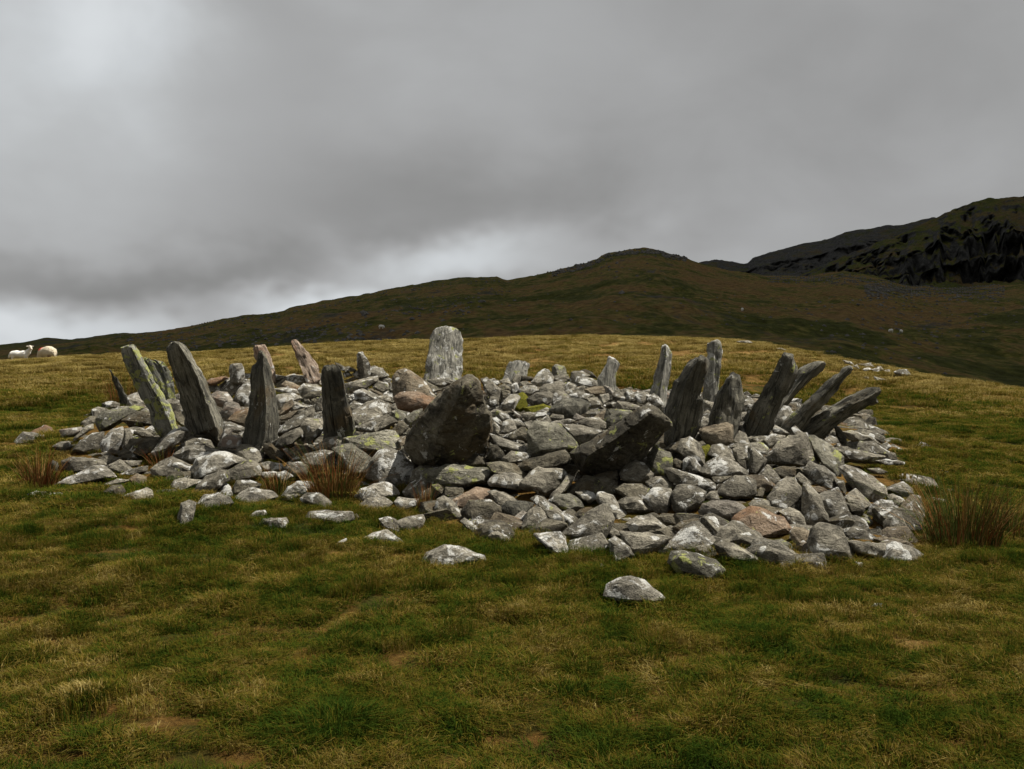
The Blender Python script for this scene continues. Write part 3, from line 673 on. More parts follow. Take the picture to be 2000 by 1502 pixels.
# ---------------------------------------------------------------- stones of the heap
HEAP = {
'A': '''p 49,30 58,28 69,27 69,31 62,35 51,37;g 62,38 74,26 80,25 80,29 70,35 64,40;g 70,22 80,18 82,22 78,26 70,27;w 80,10 86,8 92,10 90,17 84,21 81,18
y 86,18 92,12 108,9 120,7 127,9 118,14 110,19 100,27 89,30 86,25;g 90,4 98,2 106,4 106,8 96,10 91,9;g 42,46 48,42 57,41 60,46 58,50 50,51;g 62,49 70,40 80,34 90,33 90,40 85,50 72,52
w 88,42 100,30 109,28 112,33 110,42 106,53 92,52;g 112,30 120,31 118,42 112,50 109,44;g 113,29 124,27 135,31 139,36 130,37 118,33;d 114,47 118,40 132,38 144,38 143,48 130,55 120,56
w 136,54 146,42 158,32 168,28 173,31 168,40 158,47 145,56;g 52,60 60,57 72,57 86,59 95,65 80,70 62,71 53,67;g 87,57 97,55 107,57 104,62 94,64;d 106,53 111,49 117,51 124,58 118,60 108,58
g 88,53 94,51 101,55 92,57;g 95,66 107,59 113,64 119,68 112,73 102,74;g 110,60 128,60 126,64 117,66;g 106,74 118,68 133,65 133,70 120,74;w 44,83 56,77 66,71 80,66 90,66 101,76 88,79 70,80 54,85
g 139,68 148,61 158,57 168,61 179,67 178,75 160,76 142,75;g 157,86 161,79 170,77 188,80 180,85 170,89 159,89;d 92,90 100,85 108,84 112,90 108,96 97,97
g 92,83 104,78 115,79 108,84 96,86;b 116,78 124,73 133,76 131,83 120,84;d 110,20 124,12 136,13 138,24 120,28;d 132,16 137,15 140,22 133,24;g 126,4 133,2 134,8 128,9;w 114,6 118,0 126,-2 124,6 118,8''',
'B': '''g 8,41 18,37 34,40 38,47 24,49 8,48;w 1,55 12,47 22,45 36,48 46,52 36,56 22,63 10,60;w 18,70 24,58 34,54 48,51 58,55 68,60 60,64 48,65 36,72 22,78;p 47,11 50,5 57,3 62,5 64,10 58,15 53,20 46,16
b 53,20 60,13 73,9 72,16 70,27 62,24;w 46,25 50,22 60,24 69,28 66,31 56,30 47,32;p 45,38 50,29 57,29 56,33 50,36 46,46 43,46;p 48,38 52,35 64,36 66,41 63,48 48,47;d 38,48 46,47 60,50 60,54 46,53
g 61,50 66,45 75,45 83,52 86,58 83,62 70,60 61,56;g 78,47 84,43 89,48 88,55 84,55;d 88,44 94,43 98,47 106,53 104,60 96,58 88,50;g 96,42 108,34 122,28 125,32 124,38 114,44 102,48
g 102,32 110,22 124,14 132,9 136,12 134,20 124,26 112,30 104,34;g 124,27 130,19 144,20 146,28 142,35 134,42 126,40;g 137,47 148,39 163,33 166,40 164,46 152,50 140,51;g 126,60 130,54 142,51 158,52 164,55 164,64 154,68 140,66 128,64
y 156,49 164,46 174,45 184,52 192,58 192,66 182,74 172,72 166,64 164,55;w 107,49 111,48 112,52 109,54;d 110,52 120,46 130,46 134,52 126,58 116,60;w 83,63 92,61 104,63 108,68 100,70 88,69;g 109,68 112,62 124,62 132,66 128,73 118,74
g 85,72 96,70 104,72 98,76 86,77;g 52,70 60,65 72,60 80,63 84,68 84,74 76,77 66,78 56,82 52,78;g 18,94 24,84 32,76 44,71 52,70 52,80 44,86 36,92 28,98 18,99;d 58,86 62,80 74,80 84,83 80,88 68,90 60,96 57,92
w 42,92 50,82 55,86 57,94 52,97 44,96;w 22,104 30,94 42,92 52,96 57,101 50,107 36,109 24,108;w 59,99 66,91 74,87 84,88 94,90 100,95 92,99 84,103 72,101 62,103;w 106,94 112,86 120,81 130,81 136,84 128,90 124,95 112,99 106,98
g 124,97 130,92 142,92 146,97 152,100 154,106 150,108 146,102 136,99 126,100;w 99,72 108,70 116,75 110,80 104,82 100,76''',
'C': '''y 8,28 14,26 36,23 52,21 60,32 60,38 44,40 26,40 16,36 8,35;w 29,65 34,49 41,41 49,40 62,45 72,53 70,66 66,75 52,75 40,70;g 71,46 76,40 86,38 95,39 97,45 88,50 76,51;g 98,44 102,37 107,42 106,48 100,49
d 107,54 114,46 124,33 130,36 140,46 147,53 142,56 124,56;g 70,70 74,60 82,54 100,53 102,55 90,60 86,64 76,68;y 86,62 94,58 108,55 132,56 150,58 151,63 146,70 122,76 110,74 92,70;d 147,53 160,51 172,54 182,61 182,70 176,66 164,62 150,60
w 148,71 154,64 166,61 178,66 180,73 176,79 166,76 150,74;w 18,84 24,78 36,73 48,72 56,78 58,83 50,86 40,83 28,87 22,90;g 22,93 30,87 44,86 52,91 48,96 36,98 26,97;w 56,90 60,86 72,88 78,88 76,94 66,98 62,100
g 64,80 70,73 78,69 84,66 89,70 88,84 84,88 70,86;d 92,74 98,72 104,76 102,82 94,86;d 106,76 121,77 122,82 112,86 104,84;o 112,89 124,82 134,77 146,79 148,88 136,92 126,96 118,97 112,92
d 122,100 130,90 148,89 158,96 160,100 157,108 148,115 136,112 126,108;g 147,80 154,79 168,84 176,89 170,92 158,94 152,88;s 160,96 166,90 182,90 190,92 186,100 176,108 162,104;g 96,96 98,88 104,85 112,90 118,98 124,106 118,109 100,107
w 120,109 124,106 132,111 138,118 134,122 126,116;g 158,104 170,110 164,112 158,109;p 171,106 180,99 184,101 182,108 176,111;w 150,24 160,28 176,34 187,38 186,42 176,42 160,38 150,32;d 148,38 154,34 162,42 162,50 150,50 146,46
g 162,47 170,41 180,42 188,44 184,50 172,52 164,52;g 13,4 26,0 38,-2 44,6 30,12 18,16 15,12;g 34,18 44,10 52,8 58,12 48,18 36,23;g 17,18 34,15 36,20 22,22;y 52,2 60,1 66,6 68,14 62,16 54,10;y 66,8 74,2 82,0 78,10 70,16;d 50,24 58,14 64,12 68,18 60,26;b 58,30 66,26 66,34 60,36''',
'D': '''y 28,6 34,-2 56,0 64,6 72,16 75,25 66,23 56,22 46,25 32,30 28,28;g 60,0 72,0 80,6 97,6 92,13 82,19 78,23 73,17 66,8;d 18,40 26,34 42,29 60,25 65,32 62,38 50,42 34,44 22,45;g 20,58 28,49 36,43 58,44 61,49 58,56 48,66 42,68 36,64 22,62
g 48,70 56,60 64,50 70,52 66,60 58,68 50,74;d 66,66 74,56 82,50 88,52 100,52 110,56 108,66 98,68 82,66 70,68;d 86,52 100,46 112,44 114,52 110,56 98,54;g 116,48 122,40 130,35 138,38 146,48 144,54 132,58 120,54;d 111,62 120,58 136,58 144,63 140,72 132,75 120,70
g 114,76 122,70 132,71 140,76 148,83 140,85 126,86 118,82;y 143,30 150,21 158,25 164,28 166,36 164,44 158,49 148,49 143,40;g 142,56 150,51 158,51 168,61 162,64 150,62 144,62;w 140,72 146,64 150,62 164,63 166,68 164,78 160,86 152,86 146,78
g 162,44 168,43 184,47 200,53 206,58 205,63 198,65 176,60 166,54;g 166,70 172,60 184,60 198,66 196,74 188,82 174,87 168,80;y 46,74 54,69 66,68 76,74 79,80 72,86 62,86 54,80;w 73,66 80,64 89,66 92,71 86,76 78,72
w 94,74 94,68 98,66 108,70 114,78 116,84 124,90 120,94 112,92 104,84 98,78;d 70,88 78,82 88,80 90,84 82,90 74,94;g 30,74 36,70 42,72 50,80 62,88 64,96 62,102 54,100 46,92 40,84;g 20,98 28,84 38,78 42,82 45,94 45,105 34,105 21,103
g 60,106 70,98 82,88 98,79 102,82 108,92 100,96 98,104 97,116 86,114 74,112 66,106;g 100,98 106,99 116,105 120,108 108,110 100,104;g 118,105 130,105 150,107 162,111 156,119 142,124 134,130 122,124;w 105,113 111,110 118,114 124,120 128,127 122,132 110,135 108,122
w 124,96 134,90 146,89 154,96 160,100 164,105 158,109 140,108 128,104;d 152,90 158,87 170,88 178,92 172,98 160,98 154,95;d 168,100 176,94 190,92 194,96 182,104 172,108''',
'E': '''w 26,127 36,120 46,110 54,102 60,101 68,108 76,118 74,124 66,131 54,130 40,128 30,130;g 64,100 68,94 76,93 88,98 92,100 86,108 80,114 72,112;g 78,118 86,106 96,100 104,101 112,108 115,116 112,122 98,120 84,120
o 98,98 106,90 114,85 126,90 142,95 150,106 148,110 130,113 116,117 112,108 104,100;p 64,90 68,83 76,80 90,79 102,83 108,88 100,95 94,99 82,95 70,97;g 82,70 88,62 98,56 108,55 116,60 117,72 112,76 96,77 86,74;b 108,55 116,54 126,55 132,60 136,64 128,70 118,66
w 65,50 72,42 84,36 94,40 108,50 106,54 90,56 74,56 67,53;g 42,30 46,20 54,18 62,24 67,34 66,42 58,44 50,36;w 48,40 52,36 58,37 64,46 63,50 54,52 48,48;d 30,28 38,22 46,20 42,30 36,34;w 52,15 58,11 66,15 68,19 60,20 54,18
b 64,10 74,6 88,4 94,6 94,22 84,25 72,24 67,18;g 72,34 76,26 84,24 92,28 98,36 98,40 92,40 82,36;g 96,30 100,26 110,26 112,34 108,40 100,40;g 111,28 114,26 122,34 128,39 126,44 118,54 112,52 114,40;g 94,26 102,23 122,22 130,28 128,34 118,30 106,26
g 96,22 102,11 108,14 112,23 104,24;g 110,18 114,16 130,16 132,20 122,22 114,22;d 119,14 124,8 130,7 135,14 128,16;g 126,20 134,14 146,16 144,20 136,26 130,28;w 130,6 134,4 144,9 150,13 140,15 134,12;g 128,40 136,28 150,17 160,14 167,15 170,24 173,38 168,43 150,44 138,42
g 154,10 158,8 168,16 176,32 180,43 176,44 172,32 166,18;d 136,48 142,46 156,46 156,54 148,58 140,54;g 124,52 130,45 136,50 144,60 138,64 130,58;w 166,50 172,42 184,46 194,54 197,66 192,69 182,65 174,58;g 156,57 161,52 168,57 173,63 168,64 160,62
g 132,76 138,66 148,58 156,58 160,66 166,74 166,82 162,90 150,88 138,86 132,80;g 165,66 169,63 174,68 180,76 184,88 189,98 188,102 178,103 172,109 166,100 164,88 167,78;b 172,66 180,65 187,68 184,72 176,71;g 142,90 152,87 160,90 164,96 168,106 162,107 152,102 146,96
b 152,110 156,105 164,106 172,111 170,118 164,124 156,122;w 157,124 164,118 170,122 166,129 158,128;g 80,122 86,120 96,121 110,128 124,136 126,141 112,139 96,136 86,134 82,128;w 114,128 118,117 126,117 140,120 152,128 162,134 146,134 124,135;y 136,118 144,117 152,121 155,126 150,128 142,122
g 112,82 118,77 130,79 132,88 124,89 114,86;g 68,76 74,70 80,70 82,78 76,80;d 118,74 122,66 127,68 124,76;d 36,40 40,38 48,42 46,48 38,48;d 76,56 94,55 92,58 82,62 76,61;d 100,40 108,40 110,48 106,50 102,44''',
'F': '''y 50,27 56,27 66,32 76,38 82,46 82,56 77,63 70,59 62,50 54,36;g 82,58 88,56 100,60 112,66 122,76 124,82 116,88 108,90 98,82 88,70;d 112,68 126,75 124,78 116,74;w 60,86 66,81 78,78 84,88 88,100 78,110 72,104 64,94;d 75,68 84,70 86,80 84,83 78,76;d 86,72 94,71 96,76 90,80 86,80
g 86,86 96,78 104,86 110,92 106,96 98,98 90,94;d 84,90 92,96 104,97 100,104 90,100;w 108,100 112,92 120,89 130,90 132,94 128,104 118,106 110,106;g 125,84 132,83 142,87 144,92 136,95 128,90;w 123,78 134,73 142,71 150,77 151,82 142,86 132,82
b 139,98 144,90 150,85 158,86 162,98 160,110 152,111 144,106;g 124,110 128,102 135,99 140,102 146,114 150,123 142,120 130,116 124,115;g 77,112 84,106 96,104 104,109 108,118 106,121 96,115 84,116;g 82,118 92,116 104,118 107,126 104,129 96,126 86,126;y 100,106 108,104 112,110 108,114 102,110
g 50,130 54,118 60,112 72,114 80,116 85,126 92,140 94,148 90,152 78,142 66,138 54,140;g 87,128 98,129 112,130 126,132 126,138 121,147 108,140 94,138;w 126,132 134,130 150,135 160,142 158,148 148,150 128,149 120,148;b 114,126 124,124 138,128 144,132 130,131 118,129
g 75,38 88,37 96,40 112,44 122,46 112,50 100,50 84,49;g 88,34 98,32 112,32 124,39 130,44 128,48 112,47 96,44;w 110,49 124,48 142,51 142,54 124,54;d 126,49 130,42 134,43 137,50 132,50;w 118,36 126,32 130,36 126,40;g 95,21 104,19 114,22 123,26 122,32 114,32 104,25
g 84,22 92,20 102,24 112,28 119,34 108,33 96,32 88,28;d 75,16 80,18 86,26 87,32 82,34 77,26;g 84,36 86,30 89,36 88,39;g 108,58 118,57 126,61 120,63 112,62''',
'G': '''w 39,76 44,72 52,71 56,80 52,86 44,88 38,86;g 78,80 88,77 95,80 97,90 88,91 82,86;p 88,74 94,71 95,78 88,78;d 85,92 94,90 100,98 103,108 96,106 90,100;d 98,118 110,111 122,109 130,114 128,120 112,120;o 125,59 130,55 144,53 147,55 140,59 134,62 126,62
g 138,70 140,62 148,56 158,55 166,57 164,64 156,70 150,75 142,72;w 154,76 160,66 168,58 173,58 174,72 172,84 162,84 155,80;p 126,74 136,70 146,71 152,78 150,82 140,85 132,82;w 151,51 160,50 172,50 172,54 162,56 153,55;w 125,64 134,62 140,66 138,70 128,70''',
'H': '''g 76,60 82,55 96,51 108,53 111,57 104,62 96,60 86,63 80,64;b 84,62 88,58 96,60 104,65 100,70 92,67 86,66;w 102,67 108,61 120,62 128,66 127,69 114,70 106,75 104,72;d 106,76 114,70 127,69 126,74 114,77;p 110,55 118,54 126,58 126,62 114,60;w 76,66 88,65 98,67 101,71 92,71 80,70
w 76,78 80,73 94,71 104,76 98,80 88,80 82,88 78,86;b 80,94 86,84 94,78 96,84 90,92 82,95;w 92,85 96,80 106,84 112,86 100,88 94,90;g 120,88 122,78 128,74 128,90 122,91;b 82,99 92,92 100,90 94,98 84,101;g 116,96 122,92 129,90 130,99 120,100;g 71,50 80,51 88,53 80,57 74,58
g 114,52 120,49 126,50 126,55 116,55;d 141,38 146,39 154,44 154,48 148,46;g 150,44 156,42 164,46 162,48 152,47;g 150,49 156,48 160,52 152,54;w 162,50 172,45 184,42 192,45 198,52 190,54 176,52 166,54;b 152,57 164,53 170,52 168,55 156,59;g 152,66 154,60 162,58 176,55 186,53 186,58 178,64 166,70 156,71
w 184,55 194,52 202,56 200,60 190,58;g 182,64 188,58 198,60 200,66 194,70 186,67;g 166,68 172,60 177,65 177,68;g 158,74 163,71 168,76 166,79 160,78;w 162,70 172,67 186,73 190,77 178,80 168,77;b 178,66 190,70 194,74 184,71;g 187,75 200,73 202,80 194,80;g 156,86 162,80 174,84 172,90 160,92
g 162,90 176,82 188,78 198,84 200,92 190,97 174,102 162,105 160,98''',
'I': '''g 18,114 34,111 44,104 52,101 62,107 54,112 44,118 38,119 22,117;b 62,78 62,60 66,54 74,51 80,54 88,60 96,68 105,80 98,82 90,76 78,74 66,80;o 63,82 70,76 86,76 104,83 103,87 98,90 92,95 78,96 66,92;p 80,76 83,71 94,74 96,77;g 98,62 108,60 124,66 112,70 100,67;w 111,60 120,60 126,64 118,65
d 88,60 96,64 100,70 112,72 104,76 96,69;y 58,98 64,95 74,98 74,106 66,108 60,104;d 64,108 70,106 75,112 70,116;g 54,90 62,88 64,94 56,95;w 56,64 60,67 62,74 56,76;g 156,62 162,61 172,70 178,74 176,84 168,82 160,74;g 163,88 166,80 174,82 174,90 166,92;w 178,88 186,80 194,78 197,82 190,96 180,92
g 165,98 172,94 182,98 188,105 180,108 172,104;w 168,104 172,103 178,108 178,112 170,108;g 165,114 170,108 176,114 174,122 166,120;w 176,120 180,108 188,105 194,116 186,121;g 162,63 170,61 176,66 168,70''',
'J': '''g 44,46 49,39 54,41 52,50 46,50;d 49,40 60,41 69,43 66,47 54,46;w 66,48 74,38 80,34 84,36 89,42 88,48 80,52 70,52;g 88,44 92,41 104,40 107,46 98,49 90,47;g 108,46 109,38 112,36 120,37 128,41 116,44 114,50 109,49;w 114,48 117,42 126,43 138,47 144,52 140,54 128,53 118,52;d 119,36 124,34 132,38 137,44 128,42
w 53,56 58,52 68,52 73,57 66,62 58,64 54,60;g 74,58 80,51 96,47 101,50 100,57 92,60 82,60;w 101,52 106,48 116,52 112,56 102,57;g 100,58 110,55 122,52 123,60 112,61 104,61;g 62,66 70,60 84,59 88,62 86,70 80,74 68,73 62,70;g 88,72 88,62 94,58 100,58 107,64 100,70 92,73;w 107,62 118,59 132,62 126,67 114,67
s 87,78 94,70 108,66 118,67 126,71 124,80 112,86 104,88 94,82;g 68,86 72,80 82,76 88,80 86,84 76,86;g 55,83 60,81 70,81 68,88 60,90;g 85,86 90,83 100,84 100,88 90,91;p 111,87 114,82 124,87 120,90 112,90;g 116,92 126,87 138,87 145,92 145,98 138,101 124,96;y 145,90 148,78 156,79 172,79 174,82 160,90 150,96 146,98
g 158,76 160,69 170,70 184,75 182,78 168,79;g 124,82 130,78 138,79 140,84 130,87;b 132,87 142,80 148,78 145,90 138,88;g 153,62 158,58 168,60 170,66 164,70 156,66;g 168,58 172,57 180,64 182,68 172,70 169,66;w 178,62 184,58 192,60 194,66 188,72 182,70;w 190,62 200,62 206,68 196,72;w 140,62 149,61 150,67 143,73 140,70
p 144,52 152,54 155,60 150,62 146,58;b 124,56 134,53 144,53 146,60 136,62 126,61;g 126,66 136,65 142,72 134,76 126,74;p 44,78 46,78 53,84 56,89 52,90;w 43,90 52,88 58,95 50,98 46,96;d 34,107 48,100 56,97 62,104 58,110 44,110;w 58,92 66,90 69,96 64,100 60,98;g 68,93 76,88 83,84 86,90 80,96 70,96
d 30,52 36,50 42,54 42,57 32,57;g 30,47 40,44 44,50 36,50;w 43,52 50,48 52,56 46,60;w 18,46 24,44 30,47 28,52 20,52;g 53,48 60,47 66,50 60,53 54,52;d 33,56 42,58 42,64 34,66;w 88,91 98,89 106,88 112,90 104,96 96,96 90,95''',
'K': '''w 46,72 54,66 62,73 64,78 54,78;g 104,72 112,74 120,76 118,84 110,84;g 106,88 112,84 118,88 114,92 106,92;w 102,98 108,91 114,94 113,100 106,104;d 120,68 126,62 128,68 122,76;g 146,88 154,86 156,92 152,98 146,94;g 144,98 152,97 154,108 146,106;g 148,78 158,76 160,80 152,86 148,84;p 66,64 72,66 72,70 67,72''',
'L': '''w 40,94 44,84 50,75 56,76 60,82 54,88 46,95''',
}
stones = []
for win, txt in HEAP.items():
    for item in txt.replace('\n', ';').split(';'):
        item = item.strip()
        if item:
            stones.append((item[0], outline(win, item[1:])))
def area(p):
    p = np.array(p); q = np.roll(p, -1, 0)
    return abs((p[:, 0] * q[:, 1] - q[:, 0] * p[:, 1]).sum()) / 2
stones.sort(key=lambda s: -area(s[1]))
cairn = bpy.data.objects.new('cairn', None)
COL.objects.link(cairn)
CAIRN_Z = float(land(CX, CY))
cairn.location = (CX, CY, CAIRN_Z)
tag(cairn, 'low round cairn of loose grey lichen-spotted stones inside the ring of uprights', 'cairn')
FOOT = []                                  # (x, y, radius) kept clear of grass
rubble = {}
for i, (m, poly) in enumerate(stones):
    P = np.array(poly)
    h = np.ptp(P[:, 1])
    d = hit(P[:, 0].mean(), P[:, 1].max() - 0.10 * h)
    bm, o, size = stone_from_outline(poly, d, 100 + i)
    FOOT.append((o[0], o[1], 0.42 * size))
    if i < 300:
        ob = link('stone', bm_mesh(bm, 'stone'), MATS[m], cairn)
        ob.location = Vector(o) - cairn.location
    else:
        rubble.setdefault(m, []).append((bm, o))
# filling of the heap between and below the stones one can make out
def loose_shape(seed, size):
    R = random.Random(seed)
    pts = []
    sx, sy, sz = R.uniform(.8, 1.3), R.uniform(.6, 1.0), R.uniform(.45, .75)
    for k in range(14):
        v = Vector((R.gauss(0, 1), R.gauss(0, 1), R.gauss(0, 1))).normalized()
        m = max(abs(v.x), abs(v.y), abs(v.z))
        v = v * (0.5 / m * 0.55 + 0.28)
        pts.append((v.x * sx * size, v.y * sy * size, v.z * sz * size))
    bm = bmesh.new()
    for p in pts: bm.verts.new(p)
    r = bmesh.ops.convex_hull(bm, input=bm.verts[:])
    junk = [e for e in r['geom_interior'] + r['geom_unused'] if isinstance(e, bmesh.types.BMVert)]
    bmesh.ops.delete(bm, geom=list(set(junk)), context='VERTS')
    bmesh.ops.bevel(bm, geom=bm.edges[:], offset=0.07 * size, segments=1, affect='EDGES', clamp_overlap=True)
    bmesh.ops.triangulate(bm, faces=bm.faces[:])
    finish_rock(bm, size, 0.05, 3.0, seed)
    return bm
def ground_z(x, y):
    d = np.hypot(x, y)
    return land(x, y) + bed(x, y) * (d < 40) + 0.022 * fbm(x * 3.3, y * 3.3, 0, 3, 21)
EDGE = np.array([(120, 872), (230, 905), (330, 935), (430, 968), (540, 915), (640, 905), (720, 955), (800, 965), (830, 995), (860, 1030), (960, 1058), (1040, 1045), (1110, 1080), (1200, 1080), (1260, 1095), (1400, 1090),
        (1500, 1098), (1590, 1098), (1690, 1080), (1780, 1075), (1790, 1010), (1710, 965), (1650, 905), (1750, 880), (1700, 820), (1500, 690), (900, 690), (400, 690), (230, 780)], float)
def in_heap(x, y):
    """inside the edge of the heap of stones"""
    z = ground_z(x, y)
    v = row(y, z); k = y * _c - (z - CAM_H) * _s
    u = 1000 + FPX * x / k
    c = np.zeros(len(x), bool)
    P, Q = EDGE, np.roll(EDGE, -1, 0)
    for (x0, y0), (x1, y1) in zip(P, Q):
        c ^= ((y0 > v) != (y1 > v)) & (u < (x1 - x0) * (v - y0) / (y1 - y0 + 1e-9) + x0)
    return c & (np.hypot(x - CX, y - CY) < 7.6)

fill = []
R = random.Random(5)
g4 = np.random.default_rng(5)
ca, cr = g4.uniform(0, 2 * math.pi, 9000), 7.2 * np.sqrt(g4.random(9000))
cx_, cy_ = CX + cr * np.cos(ca), CY + cr * np.sin(ca)
keep = in_heap(cx_, cy_)
for x, y in zip(cx_[keep], cy_[keep]):
    if fill and (np.hypot(np.array(fill)[:, 0] - x, np.array(fill)[:, 1] - y) < 0.255).any(): continue
    fill.append((float(x), float(y)))
    if len(fill) >= 1300: break
FZ = surf(np.array(fill)[:, 0], np.array(fill)[:, 1]) - 0.04 - 0.26 * sstep(0.02, 0.3, mound(np.array(fill)[:, 0], np.array(fill)[:, 1]))
protos = []
for k in range(14): protos.append(loose_shape(900 + k, 0.36))
acc = {}
for k, (x, y) in enumerate(fill):
    z = float(FZ[k])
    m = R.choice('ggdddddgb')  # mostly dark stone: shade of the gaps put into the fill's colour
    M = Matrix.Translation((x, y, z)) @ Matrix.Rotation(R.uniform(0, 6.28), 4, 'Z') @ Matrix.Rotation(R.uniform(-.6, .6), 4, 'X') @ Matrix.Scale(R.uniform(.7, 1.35), 4)
    acc.setdefault(m, []).append((protos[k % 14], M))
    FOOT.append((x, y, 0.17))
# small chips lodged in the gaps
chip = keep & (np.arange(9000) > 6500)
cz_ = surf(cx_[chip], cy_[chip]) - 0.03 - 0.16 * sstep(0.02, 0.3, mound(cx_[chip], cy_[chip]))
for k, (x, y, z) in enumerate(zip(cx_[chip], cy_[chip], cz_)):
    M = Matrix.Translation((x, y, z)) @ Matrix.Rotation(R.uniform(0, 6.28), 4, 'Z') @ Matrix.Rotation(R.uniform(-1, 1), 4, 'X') @ Matrix.Scale(R.uniform(.22, .5), 4)
    acc.setdefault(R.choice('ggdywg'), []).append((protos[k % 14], M))
for m in set(acc) | set(rubble):
    big = bmesh.new()
    tmp = bpy.data.meshes.new('tmp')
    for bm, M in acc.get(m, []):
        c = bm.copy(); c.transform(M); c.to_mesh(tmp); c.free(); big.from_mesh(tmp)
    for bm, o in rubble.get(m, []):
        bm.transform(Matrix.Translation(Vector(o))); bm.to_mesh(tmp); bm.free(); big.from_mesh(tmp)
    bpy.data.meshes.remove(tmp)
    for f in big.faces: f.smooth = True
    ob = link('rubble', bm_mesh(big, 'rubble'), MATS[m], cairn)
    ob.location = -cairn.location
    tag(ob, kind='stuff')

# ---------------------------------------------------------------- stones lying loose on the turf
LOOSE = [
 ('A', 'w', '3,42 9,37 13,32 24,33 35,36 36,41 28,42 15,43', 'pale rounded stone on the grass at the far left end of the cairn'),
 ('A', 'o', '22,32 34,26 40,28 47,34 46,38 36,37', 'brown wedge-shaped stone just behind the leftmost pale stone'),
 ('A', 'g', '38,64 42,60 46,62 49,71 44,75 39,71', 'small upright stone beside the brown rushes at the left'),
 ('A', 'w', '19,93 27,90 40,91 58,92 64,93 50,96 28,96', 'long thin pale stone almost buried in turf below the left rushes'),
 ('A', 'g', '142,90 152,88 160,88 165,91 158,94 145,93', 'flat oval grey stone in grass, left foreground of the heap'),
 ('A', 'g', '102,98 114,93 126,91 132,87 137,89 138,95 125,98 110,100', 'low grey stone with a raised right end in the left grass'),
 ('A', 'g', '134,79 142,77 157,77 156,81 140,82', 'thin grey stone lying flat above the oval stone'),
 ('A', 'w', '163,120 167,103 174,100 181,102 178,108 177,118 170,126 164,126', 'tall white-lichened stone tilted on the turf, front left of the heap'),
 ('A', 'g', '106,117 111,114 115,116 110,119', 'tiny grey stone in a bare brown patch, lower left'),
 ('B', 'w', '130,114 134,110 146,109 160,109 172,110 174,115 166,120 150,120 138,116', 'long white-crusted stone in grass in front of the tall rushes'),
 ('B', 'g', '172,114 178,112 182,116 174,120', 'small grey stone touching the right end of the long white-crusted stone'),
 ('B', 'g', '74,113 80,109 88,109 90,112 84,116 76,118', 'small dull stone sunk in orange moss'),
 ('B', 'g', '83,122 88,117 96,118 108,116 110,120 108,124 96,126 86,126', 'bluish grey flat stone below the moss-sunk stone'),
 ('B', 'w', '157,141 162,138 168,136 168,141 162,144', 'little pale pointed stone left of the white lumpy stone'),
 ('C', 'g', '41,107 50,105 56,108 61,119 56,121 46,115', 'left half of a cracked grey slab lying in the turf'),
 ('C', 'g', '57,110 66,106 82,103 84,108 78,116 76,121 64,121 60,118', 'right half of a cracked grey slab lying in the turf'),
 ('C', 'w', '28,125 36,120 48,118 56,124 62,127 60,130 46,132 32,131', 'white lumpy stone alone in the grass below the cracked slab'),
 ('C', 'g', '148,124 150,120 156,120 166,124 172,130 168,133 156,132', 'half-buried grey stone right of the thin white finger of stone'),
 ('C', 'w', '83,151 90,140 105,133 117,134 125,138 139,142 141,146 119,153 90,153', 'large flat-bottomed grey stone in long grass, centre foreground'),
 ('C', 'g', '136,138 142,136 145,138 140,141', 'tiny flat stone beside the large foreground stone'),
 ('D', 'w', '34,108 44,106 56,106 61,110 63,122 58,128 50,124 44,116 36,111', 'wedge-shaped stone with a bright white patch at the foot of the heap'),
 ('D', 'g', '89,145 94,139 97,136 101,140 96,145', 'small dark triangular stone poking from the grass at the right front'),
 ('E', 'y', '35,140 38,130 46,129 60,131 76,137 85,144 83,151 74,156 60,155 44,148', 'squarish stone with yellow lichen in front of the heap'),
 ('E', 'w', '130,140 136,134 142,137 140,142', 'small white pebble-like stone at the foot of the heap, right'),
 ('F', 'w', '96,149 102,150 106,156 102,158 97,155', 'small white stone under the big grey block at the right'),
 ('F', 'g', '137,68 144,63 154,64 162,68 170,68 174,74 173,79 162,78 148,74', 'long lumpy grey boulder in the grass beyond the right end'),
 ('F', 'g', '134,40 138,33 141,36 140,41', 'small dark pointed stone in the grass at the far right'),
 ('F', 'w', '176,62 180,59 186,61 186,66 180,66', 'small pale stone in the grass above the right-hand rushes'),
 ('F', 'p', '154,36 160,32 168,35 164,39 156,39', 'faint pinkish stone low in the grass at the right'),
 ('F', 'w', '164,87 172,86 182,88 187,91 182,94 170,92', 'white flat stone half behind the right-hand rushes'),
 ('F', 'w', '160,90 170,92 174,96 164,95', 'thin white stone left of the rushes at the right'),
 ('F', 'g', '185,78 192,78 198,84 190,84', 'flat grey stone behind the tips of the right-hand rushes'),
]
LOOSE_FOOT = []
def loose_stone(poly, mat, lab, seed, thick=.9, group='loose stones lying on the turf'):
    P = np.array(poly, float)
    v = P[:, 1].max() - 2
    d = hit(P[:, 0].mean(), v, land, 40)
    P[P[:, 1] > P[:, 1].mean(), 1] += 3
    bm, o, size = stone_from_outline(P, d, seed, 0.5, thick)
    ob = link('loose_stone', bm_mesh(bm, 'loose_stone'), MATS[mat], None, o)
    tag(ob, lab, 'stone', group)
    FOOT.append((o[0], o[1], 0.45 * size)); LOOSE_FOOT.append((o[0], o[1], size))
for i, (win, m, txt, lab) in enumerate(LOOSE):
    loose_stone(outline(win, txt), m, lab, 600 + i)
loose_stone([(1184, 1160), (1190, 1143), (1212, 1130), (1232, 1129), (1256, 1134), (1275, 1152), (1291, 1163), (1284, 1176), (1250, 1182), (1215, 1172)], 'w', 'nearest rounded stone alone in the foreground grass', 650)
loose_stone([(1700, 1186), (1708, 1178), (1722, 1179), (1731, 1188), (1716, 1194)], 'w', 'small stone half sunk in the turf at the lower right', 651)
